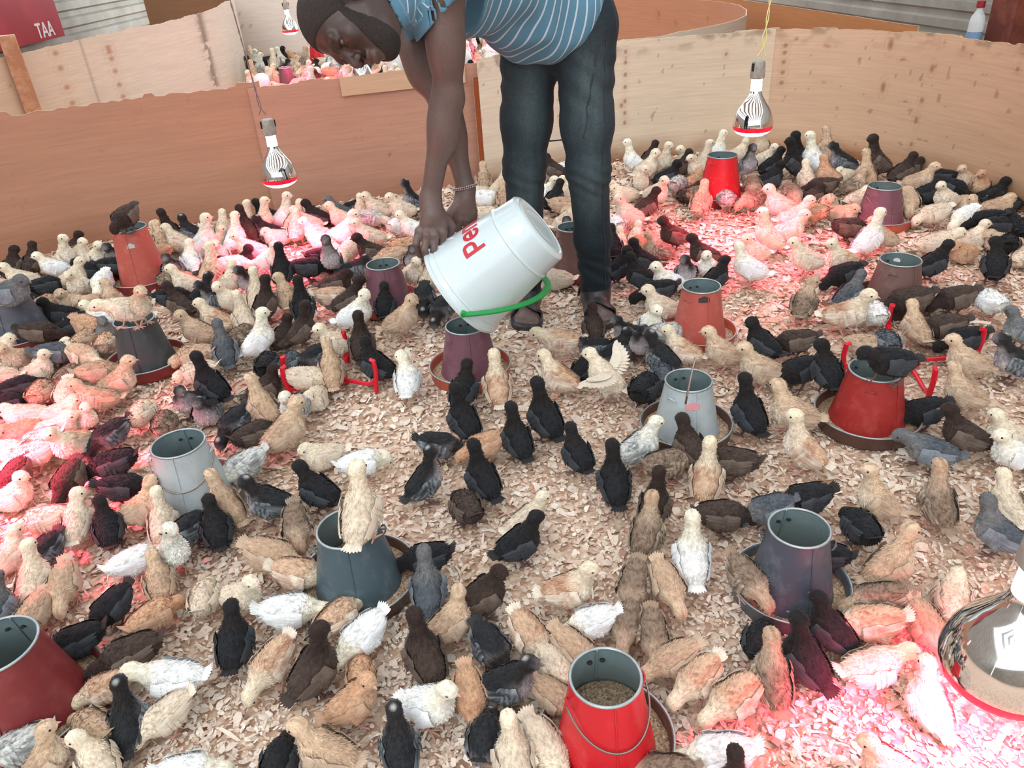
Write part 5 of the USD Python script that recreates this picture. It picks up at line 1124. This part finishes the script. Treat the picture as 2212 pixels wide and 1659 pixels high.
# ------------------------------------------------------------------ every chick: body centre in the picture, heading on the ground (0 right, 90 away), pose, colour, size, height of the perch
CH = """
52 1562 200 P s 1.15;95 1650 35 U t 1.15;215 1655 130 S c 1.15;400 1668 10 P w 1.15;375 1465 183 F w 1.3;287 1560 98 U b 1.15;350 1545 222 P c 1.1;205 1572 150 P t 1.1;235 1480 200 P m 1;285 1415 200 P n 1.3
165 1388 200 P k 1.15;242 1308 245 P k 1.05;325 1335 60 P o 1.1;440 1295 100 P c 1.05;285 1212 45 P w 1.1;368 1195 330 U s 1.15;345 1262 112 S t 1;350 1130 95 U c 1;468 1145 112 S k 1.1;408 1140 60 P b 1.1
310 1095 15 S t 1.15;262 1052 8 P k 1.1;248 1000 190 P k 1.15;75 990 205 P c 1.1;150 1035 270 P n 1.1;40 1020 270 P n 1;30 1072 10 T c 1.1;105 1120 180 P c 1.1;165 1130 100 S c 1.1;238 1140 115 S k 1.05
95 1192 255 P b 1.1;55 1262 80 U c 1.1;135 1258 285 P t 1.1;6 1310 90 S g 1.1;18 1205 60 T c 1.1;72 1322 265 P t 1;252 825 18 S t 1.15;178 765 330 P m 1.05;190 733 85 P t 1;226 742 100 P m 1
146 812 85 P r 1;205 802 30 P t 1.05;212 858 200 S t 1.05;138 852 285 P c 1;82 850 100 P t 1.05;85 718 5 P n 1.1;38 775 265 S t .95;92 778 15 P g 1.1;25 798 200 S c 1.05;75 800 20 T c 1
35 842 55 P k 1.15;122 765 20 T c .95;65 892 200 T c 1.15;112 885 20 T c 1.1;122 922 10 T c 1.15;55 935 240 T o 1.15;168 905 330 T c .9;88 955 200 P c 1.05;158 960 245 S m 1.15;236 938 235 P b 1.1
303 895 92 P c 1.1;352 915 100 P r 1;14 975 180 P c 1.1;10 745 0 T c .95;30 880 60 P k 1.1;486 760 112 U g 1.05;455 835 148 U k 1.15;415 865 250 S b 1;450 888 270 T b 1.1;516 908 250 P b 1.1
575 885 140 U t 1.15;546 938 48 P n 1.15;612 935 42 S t 1.35;632 878 262 S s 1.1;676 860 265 T c 1;664 815 0 P c 1.1;710 803 100 U t 1.05;583 787 95 P k 1.1;570 838 25 T n 1.05;632 785 80 P g 1
672 768 240 P b 1.05;615 732 60 T n 1;642 712 30 U n 1;560 735 22 U w 1.15;520 725 70 P r 1.05;522 692 120 U c 1;430 715 172 S t 1.1;478 690 172 S m 1.1;425 765 178 P t 1.15;432 800 175 P c 1.1
370 642 20 P k 1.05;402 652 150 S n 1.05;432 645 50 S b 1;466 642 200 S b 1;515 645 190 S c 1.05;552 645 92 U c 1.05;605 645 105 S t 1.05;575 655 60 U n 1.05;654 665 100 U k 1.1;716 640 10 P m 1.1
752 648 20 S n 1.1;766 678 8 S w 1.2;865 690 18 S t 1.2;832 660 90 S k .95;916 642 270 P b 1.1;893 592 300 S c 1;926 600 60 S c .95;765 745 92 U n 1.1;815 790 150 S k 1.15;738 745 200 S c 1.1
880 825 88 S w 1.1;140 560 350 U c 1;158 556 340 S c .95;202 562 325 S c 1;156 537 30 T n .95;256 557 262 S b 1;246 577 10 P k 1.1;200 582 170 T k 1.05;128 572 200 S w .9;142 612 20 S c 1
170 618 270 S c .95;156 658 265 T t 1.05;196 658 245 T t 1.05;221 610 275 P w 1;240 655 95 S t 1;105 622 60 P k 1.15;90 662 150 T k 1.05;52 605 205 S c 1;66 570 90 S n .95;30 580 90 S n .95
78 668 80 P t 1.05;197 697 330 P o 1.05;214 690 190 S w .9;120 682 200 T k 1.05;146 712 30 T k 1.05;222 718 300 S g .95;325 512 330 S c .95;352 522 120 S t 1;342 548 200 P o 1;376 505 150 U n 1
416 508 170 S b 1.05;392 525 170 S c 1.05;440 520 22 U w 1.15;482 498 92 S c .95;514 512 60 U w 1;532 500 130 U n 1;540 485 60 U c .9;562 480 30 U c 1;585 470 200 S k .95;612 468 0 U w 1
582 507 180 T b 1.1;546 540 190 S c 1.05;486 555 280 S c 1;462 532 20 T c 1;416 568 120 S w 1;452 588 65 U m 1.1;376 582 275 S b 1;408 612 180 S c 1.05;370 602 60 P r 1;490 615 30 S c 1.05
496 580 20 T w 1;536 608 270 S b 1;581 562 330 S w 1.05;611 588 92 U k 1.05;507 572 0 T k 1;472 585 40 T n .95;640 478 60 S c 1;656 482 190 S c 1;702 465 168 S k 1;712 475 0 T o 1
738 460 182 S g 1;766 452 0 T k 1;755 472 182 S c 1;777 465 92 S c .9;788 482 0 T s 1;820 458 188 S c 1.05;852 455 200 S c 1;896 440 182 U b 1;910 428 330 S t .9;860 490 60 P w 1
892 495 180 S w .95;690 508 200 S c 1.05;735 508 12 S w 1.2;802 512 190 S c 1.05;806 545 190 S n 1.05;752 542 260 P c 1;722 562 272 U b 1.1;666 577 20 P k 1.1;692 555 30 P k 1;757 582 10 T b 1.05
725 612 5 T n 1.1;630 498 90 S c 1;608 510 200 T c 1;872 532 30 P o 1;848 552 180 P t 1;892 562 280 S b .95;702 522 330 P c 1;1046 395 90 S t 1;1078 405 0 U c 1.05;1042 420 200 T c 1
1048 442 0 T w 1.05;1046 462 10 P c 1;1088 432 92 S t .95;1180 378 20 T c .95;1202 368 150 S n .95;1222 378 180 T w .9;1206 398 0 T n 1;1177 418 330 S w 1;1196 432 45 S k 1;1214 442 0 P t 1
1216 475 20 S c 1.1;1236 412 180 T c .95;1246 470 180 T t 1;1226 502 262 S b 1;1188 492 200 T t .95;1212 542 100 P g 1.1;1202 602 172 T c 1.1;1112 645 200 P b 1.1;962 662 250 P b 1.05;992 645 60 P k 1
1370 352 160 U w 1;1402 345 45 S n .95;1396 368 20 S c 1.1;1436 358 330 U c 1;1380 395 272 S c 1.05;1416 420 300 S c 1.1;1440 382 0 T k 1.05;1466 362 30 S n .95;1490 352 190 S c 1;1512 355 10 U c 1
1545 328 0 U w .95;1474 402 60 P s 1.05;1496 390 40 T o .95;1508 368 200 S c .95;1486 420 20 T n 1;1512 440 60 S t 1.1;1506 415 30 P r .95;1570 430 90 P s .95;1352 420 180 T c 1;1360 465 160 S c 1.1
1394 450 20 S n 1;1330 485 100 P w 1;1445 508 188 S n 1.05;1590 335 340 S c .9;1612 358 288 U b 1;1642 318 270 U t .95;1626 400 258 S r 1;1630 428 200 P r 1.05;1652 345 300 S c 1;1668 360 22 S k 1
1662 388 10 T k 1.1;1716 355 150 U k 1.15;1732 340 190 U k 1.15;1757 345 132 U w 1.2;1788 325 100 U t 1;1822 352 150 S b 1.1;1896 352 172 U n 1.2;1870 380 100 U t 1;1745 388 90 S c .95;1792 382 130 S o 1.05
1826 380 200 T c .8;1776 405 170 P n 1.05;1748 425 20 T n 1.05;1716 416 270 S r 1.05;1842 402 0 T r 1;1790 440 250 T t 1.1;1850 432 20 T c 1.05;1760 458 120 P o 1.05;1822 462 300 T t 1.1;1688 445 170 S c 1.2
1714 468 350 S c 1.1;1702 500 340 S c 1.1;1662 515 150 U c 1.1;1632 548 200 S c 1;1832 490 0 P n 1.1;1876 515 20 U w 1.15;1908 512 150 S t .95;1620 580 160 S w 1.15;1946 375 20 S n 1.05;1976 362 0 T n .9
1988 395 330 S t 1.05;2036 385 130 P k 1;2056 405 300 P k 1;1996 416 20 T k 1.05;1962 432 250 P t 1.15;2020 460 190 P c 1.05;2046 430 200 S c 1;2086 442 260 T t 1.05;2085 468 215 P w 1.1;2150 450 0 T t 1.15
2100 392 200 S t .9;2126 398 250 S o .9;2160 422 0 T k 1.05;2200 430 160 T k 1.05;2132 475 180 P k 1.1;2146 492 10 P k 1.15;2192 492 90 T k 1.15;2022 525 0 F c 1.15;2112 518 0 T c 1;2152 522 180 T t 1.05
2080 545 200 T o 1;2150 575 60 S k 1.15;2182 528 60 P k 1;2200 552 30 T c 1.05;2010 572 8 S k 1.1;1326 535 90 S k 1;1332 582 30 S k 1;1392 566 170 S k 1.05;1390 600 160 S k 1.1;1422 628 180 P k 1.15
1440 608 190 S w 1.05;1432 665 180 S c 1.15;1400 705 265 S w 1.05;1395 735 250 S b 1.05;1374 718 200 S b .95;1440 712 20 P s 1.05;1425 538 160 T r 1;1400 528 190 T o .95;1350 532 90 T c .9;1371 523 60 T c .9
1522 552 170 S n 1.05;1480 590 270 S b 1;1525 580 270 S w .95;1545 602 30 S k .9;1742 562 172 S c 1.1;1822 562 180 S m 1.1;1826 592 198 P k 1.15;1735 660 60 S r 1.1;1832 640 30 S g 1.05;1826 680 330 S m 1.3
1890 680 80 P w 1.1;1960 645 182 P n 1.3;2066 645 185 P n 1.15;2142 655 92 P w 1.1;1982 712 95 S t 1.05;2040 708 175 P n 1.15;2086 735 180 P k 1.1;1910 742 80 P g 1.05;1866 745 0 P t 1;2196 785 160 S b 1.25
2206 718 180 S g 1.05;1790 805 90 S k 1.15;1650 745 132 S k 1.1;1722 738 172 P n 1.05;1725 797 200 P k 1.15;1648 795 172 S t 1.25;1565 762 160 S t 1.15;1476 757 160 S m 1.1;1425 782 130 S b 1.15;1402 835 60 P k 1.25
1428 812 92 P g 1.05;1620 893 110 U k 1.2;1715 890 172 S t 1.35;1738 970 150 U m 1.25;2090 782 160 S t 1.15;2085 850 150 S t 1.15;2000 887 186 P k 1.1;2098 938 150 S n 1.2;2015 972 155 F g 1.2;2165 940 190 S c 1.1
2190 978 180 S w 1.1;1310 815 150 W c 1.15;1216 735 180 F m 1.15;1210 818 150 S m 1.15;1280 742 200 T b 1;1332 752 30 T b 1;1256 802 60 T k .9;1288 718 90 S n .95;1000 848 70 S k 1.1;1075 840 95 U m 1.15
1004 912 122 U k 1.15;1118 955 112 U k 1.1;1180 908 120 U k 1.25;1250 988 110 S k 1.05;1328 1045 92 U k 1.2;1378 970 20 S s 1.2;1494 970 110 S n 1.15;1436 1002 20 P r 1.15;1525 1040 70 U m 1.2;1590 995 150 P n 1.15
1050 962 200 P o 1.05;946 962 350 P b 1.05;916 1045 30 U b 1.1;1045 1040 122 U k 1.15;1010 1100 112 P n 1.15;1138 1130 20 S c 1.05;1120 1178 20 S k 1.15;1412 1098 60 U n 1.1;1396 1155 60 U r 1.15;1496 1210 86 U w 1.25
1556 1115 5 P n 1.2;1664 1100 190 P g 1.1;1745 1076 183 P k 1.15;1896 1080 165 U t 1.15;1862 1142 92 P k 1.15;2028 1088 90 U r 1.2;2180 1092 92 S c 1.1;2160 1150 140 S g 1.2;1920 1222 15 U t 1.25;1900 1296 180 P r 1.15
1888 1345 172 P m 1.25;1880 1442 5 F c 1.25;2002 1350 275 P t 1.1;2008 1525 105 U c 1.2;1922 1658 160 S t 1.2;2060 1292 60 T c 1.15;1742 1430 122 U k 1.3;1800 1368 122 S k 1.15;1640 1390 60 P k 1.05;1666 1468 92 U r 1.25
1592 1502 208 P m 1.25;1510 1462 215 P m 1.15;1456 1420 200 P t 1.1;1405 1368 265 P r 1.05;1355 1345 250 P r 1;1290 1345 190 P w 1.05;1560 1630 176 P w 1.35;1592 1712 92 U n 1.15;1440 1668 170 P r 1.15;1110 1640 98 U c 1.25
1192 1605 300 P c 1.25;1060 1602 80 P b 1.15;925 1522 335 S w 1.3;1100 1482 352 S b 1.25;1030 1492 280 P o 1.1;1058 1392 300 P b 1.1;1150 1382 300 P m 1.15;1236 1400 310 P t 1.1;1182 1440 300 P c 1;1196 1492 320 P t 1
1226 1275 352 S m 1.2;920 1420 115 U n 1.3;970 1345 30 S t 1.15;1040 1290 20 S n 1.2;925 1280 92 U g 1.2;925 1207 182 P k 1.1;676 1450 40 U n 1.35;785 1370 228 P w 1.2;505 1392 95 S k 1.2;588 1430 242 P m 1.2
620 1318 10 P w 1.25;726 1338 60 P m 1.15;662 1236 352 P m 1.15;582 1196 342 P t 1.25;520 1288 335 S c 1.1;584 1085 175 S b 1.2;640 1130 285 P r 1.1;690 1062 150 S k 1.15;776 1002 30 P w 1.1;700 982 200 T c 1.1
522 1005 222 P s 1.15;490 1092 140 U t 1.1;760 1520 20 S o 1.2;778 1460 92 P o .9;708 1625 165 S t 1.3;600 1652 90 P k 1.1;865 1622 100 S b 1.2;1786 1200 150 P k 1;1370 1262 250 P r 1.1;1440 1262 282 P t 1.1
768 1072 80 U c 1.35 .2;1972 778 182 F k 1.2 .2;1612 1245 292 P r 1.1 .03;300 520 258 P n 1.1 .22;272 672 205 F c 1.15 .2;294 645 330 S t 1.05 .2;35 615 0 T g 1.3 .2;1790 805 90 S k 1.15 .04
"""
LAND = {"F1": "the scarlet front feeder", "F2": "the slate-blue feeder", "F3": "the brick red feeder", "F4": "the pink-plated silver feeder", "F5": "the coral feeder", "F6": "the dull brown feeder", "F7": "the purple handled feeder", "F8": "the farthest scarlet feeder",
        "F9": "the steel-blue feeder", "F10": "the handled silver feeder", "F11": "the maroon corner feeder", "F12": "the feeder being filled", "F13": "the plum feeder", "F14": "the faded red feeder", "F15": "the charcoal feeder", "F16": "the left-edge slate feeder", "F17": "the half-hidden brown feeder"}
SHORT = {"U": "stretching up", "S": "standing", "L": "looking left", "R": "looking right", "F": "striding", "P": "pecking", "T": "resting", "C": "sitting", "W": "flapping its wings"}
rows, seen = [], set()
for ent in CH.replace("\n", ";").split(";"):
    e = ent.split()
    if not e: continue
    x, y, h_, ps, cl, sc = float(e[0]), float(e[1]), float(e[2]), e[3], e[4], float(e[5]); pz = float(e[6]) if len(e) > 6 else 0.0
    if pz == 0 and (x, y) == (1790, 805): continue
    if ps == "S" and cl not in "" and (int(x) * 7 + int(y)) % 5 == 0: ps = "L" if int(y) % 2 else "R"
    if ps == "T" and int(x) % 3 == 0: ps = "C"
    sc = .97 * (1 + (sc - 1.1) * .7) * (at_z(x, y, .05 + pz) @ [0, .861, 0] / 1.55) ** .30
    p = at_z(x, y, POSES[ps]["hb"] * sc + pz)
    rows.append(dict(x=x, y=y, h=h_, p=ps, c=cl, s=sc, z=pz, w=np.array([p[0], p[1], pz]), w0=np.array([p[0], p[1]])))
# let neighbours give way a little so that no two stand in one another
movable = [r for r in rows if r["z"] == 0]
W_ = np.array([r["w"][:2] for r in movable]); W0 = W_.copy(); hd_ = np.radians([r["h"] for r in movable]); S_ = np.array([r["s"] for r in movable])
off = np.c_[np.cos(hd_), np.sin(hd_)] * (.021 * S_)[:, None]
for it in range(60):
    push = np.zeros_like(W_)
    for sa in (-1, 1):
        for sb in (-1, 1):
            A, Bq = W_ + sa * off, W_ + sb * off
            d = A[:, None] - Bq[None]; n_ = np.linalg.norm(d, axis=2) + np.eye(len(W_)) * 9 + 1e-6
            need = .030 * (S_[:, None] + S_[None]) - n_
            k = np.clip(need, 0, .02); push += (d / n_[..., None] * k[..., None]).sum(1) * .22
        for f_ in FEEDERS.values():
            d = W_ + sa * off - f_["p"][:2]; n_ = np.linalg.norm(d, axis=1) + 1e-6
            k = np.clip(f_["r"] * 1.42 + .024 * S_ - n_, 0, .03); push += d / n_[:, None] * k[:, None] * .5
        for ft in (J["ankL"], J["ankR"]):
            for o in (0.04, -.05, -.13):
                d = W_ + sa * off - (ft[:2] + [0, o]); n_ = np.linalg.norm(d, axis=1) + 1e-6
                push += d / n_[:, None] * np.clip(.078 - n_, 0, .03)[:, None] * .5
    W_ = W_ + push; dd = W_ - W0; n_ = np.linalg.norm(dd, axis=1, keepdims=True); W_ = W0 + dd * np.minimum(1, .055 / np.maximum(n_, 1e-6))
for r, w in zip(movable, W_): r["w"][:2] = w
# keep everyone inside the ring
ring_in = np.vstack([smooth_curve(PA, 160), smooth_curve(PB, 80), smooth_curve(RA, 120), smooth_curve(RB, 200)])
for r in movable:
    d = np.linalg.norm(ring_in - r["w"][:2], axis=1); k = d.argmin(); toc = np.array([-0.1, 2.4]) - ring_in[k]; toc /= np.linalg.norm(toc)
    out = (r["w"][:2] - ring_in[k]) @ toc
    lim = .062 * r["s"]
    if out < lim: r["w"][:2] += toc * (lim - out)
for r in rows:
    if r["z"] == 0: r["w"][2] = float(bed(np.array([r["w"][0]]), np.array([r["w"][1]]))[0]) + .004
    elif r["z"] > .1:                                          # perched: stand on the feeder's rim
        k = min(FEEDERS, key=lambda q: np.linalg.norm(FEEDERS[q]["p"][:2] - r["w"][:2])); f_ = FEEDERS[k]; r["w"][2] = f_["z"] - (.004 if r["p"] != "T" else .008)
        d = r["w"][:2] - f_["p"][:2]; n_ = np.linalg.norm(d)
        if n_ > f_["r"]: r["w"][:2] = f_["p"][:2] + d / n_ * f_["r"]
        r["perch"] = k
rows.sort(key=lambda r: r["w"][1] - .0 * r["w"][0])
solo, rest = rows[:322], rows[322:]
# names: colour, what it does, where it stands
def describe(r):
    if "perch" in r: return f"{COL[r['c']][0]} chick perched on the rim of {LAND[r['perch']]}"
    k = min(LAND, key=lambda q: np.linalg.norm(FEEDERS[q]["p"][:2] - r["w"][:2])); d = r["w"][:2] - FEEDERS[k]["p"][:2]
    rel = ("right of" if d[0] > 0 else "left of") if abs(d[0]) > abs(d[1]) else ("behind" if d[1] > 0 else "in front of")
    return f"{COL[r['c']][0]} chick {SHORT[r['p']]} {rel} {LAND[k]}"
def facing(r):
    a = r["h"] % 360
    return "facing away" if 45 <= a < 135 else "facing left" if 135 <= a < 225 else "facing us" if 225 <= a < 315 else "facing right"
for r in solo: r["label"] = describe(r)
def groups(key):
    g_ = {}
    for r in solo: g_.setdefault(key(r), []).append(r)
    return g_
for lab, g_ in groups(lambda r: r["label"]).items():
    if len(g_) > 1:
        for r in g_: r["label"] = lab + ", " + facing(r)
ORD = ["leftmost", "second from left", "third from left", "fourth from left", "fifth from left", "sixth from left", "seventh from left"]
for lab, g_ in groups(lambda r: r["label"]).items():
    if len(g_) > 1:
        for k, r in enumerate(sorted(g_, key=lambda r: r["x"])): r["label"] = lab.rsplit(", ", 1)[0] + ", " + facing(r).split()[1] + "-facing, " + ORD[k]
PROTO = {}
for r in solo:
    key = (r["p"], r["c"]); loc_ = r["w"]; rz_ = r["h"]
    if key not in PROTO: PROTO[key] = build_chick(r["p"], r["c"], loc_, rz_, r["s"], r["label"], "chicks loose in the brooder pen")
    else: copy_thing(PROTO[key], "chick", loc_, rz_, r["s"], r["label"], "chick", "chicks loose in the brooder pen")
# the small far chicks along the walls and in the pen behind: one crowd
crowd = [(r["w"], r["h"], r["s"], (r["p"], r["c"])) for r in rest]
rb_ = np.random.default_rng(12); keys_ = [k for k in PROTO if k[0] in "SUPTC"]
pale = [k for k in keys_ if k[1] in "ctwmso"]
spots_ = [(x, y) for x in range(545, 1085, 13) for y in range(70, 190, 9)]
put = []
for x, y in spots_:
    x_, y_ = x + rb_.uniform(-6, 6), y + rb_.uniform(-4, 4)
    if y_ < 110 + max(0, (690 - x_)) * .12 - max(0, x_ - 700) * .12: continue
    p = at_z(x_, y_, .06)
    if p[1] > 9.6 or any(np.linalg.norm(p[:2] - q) < .16 for q in put) or rb_.random() < .12: continue
    put.append(p[:2]); kk = pale if rb_.random() < .68 else keys_
    crowd.append((np.array([p[0], p[1], float(bed(p[:1], p[1:2])[0]) + .004]), rb_.uniform(0, 360), rb_.uniform(1.25, 1.5), kk[int(rb_.integers(len(kk)))]))
pi = UsdGeom.PointInstancer.Define(stage, "/World/chick_crowd")
tag(pi, "crowd of small far chicks along the far walls and in the pen behind", "chicks", None, "stuff")
uk = sorted({c[3] for c in crowd if c[3] in PROTO} | {min(PROTO, key=lambda q: (q[1] != c[3][1], q[0] != c[3][0])) for c in crowd}); ix = {k: n for n, k in enumerate(uk)}
for k in uk:
    pr_ = UsdGeom.Xform.Define(stage, numbered("/World/chick_crowd/chick_kind")); pr_.GetPrim().GetReferences().AddInternalReference(PROTO[k].GetPath())
    pr_.SetXformOpOrder([])
    for kk in ("label", "category", "group"): pr_.GetPrim().SetCustomDataByKey(kk, "")
    pi.CreatePrototypesRel().AddTarget(pr_.GetPath())
pos, ori, scl, idn = [], [], [], []
for w, h_, s_, key in crowd:
    if key not in ix: key = min(PROTO, key=lambda q: (q[1] != key[1], q[0] != key[0]))
    pos.append(Gf.Vec3f(*map(float, w))); a = math.radians(h_) / 2; ori.append(Gf.Quath(math.cos(a), 0, 0, math.sin(a))); scl.append(Gf.Vec3f(s_, s_, s_)); idn.append(ix[key])
pi.CreatePositionsAttr(Vt.Vec3fArray(pos)); pi.CreateOrientationsAttr(Vt.QuathArray(ori)); pi.CreateScalesAttr(Vt.Vec3fArray(scl)); pi.CreateProtoIndicesAttr(Vt.IntArray(idn))
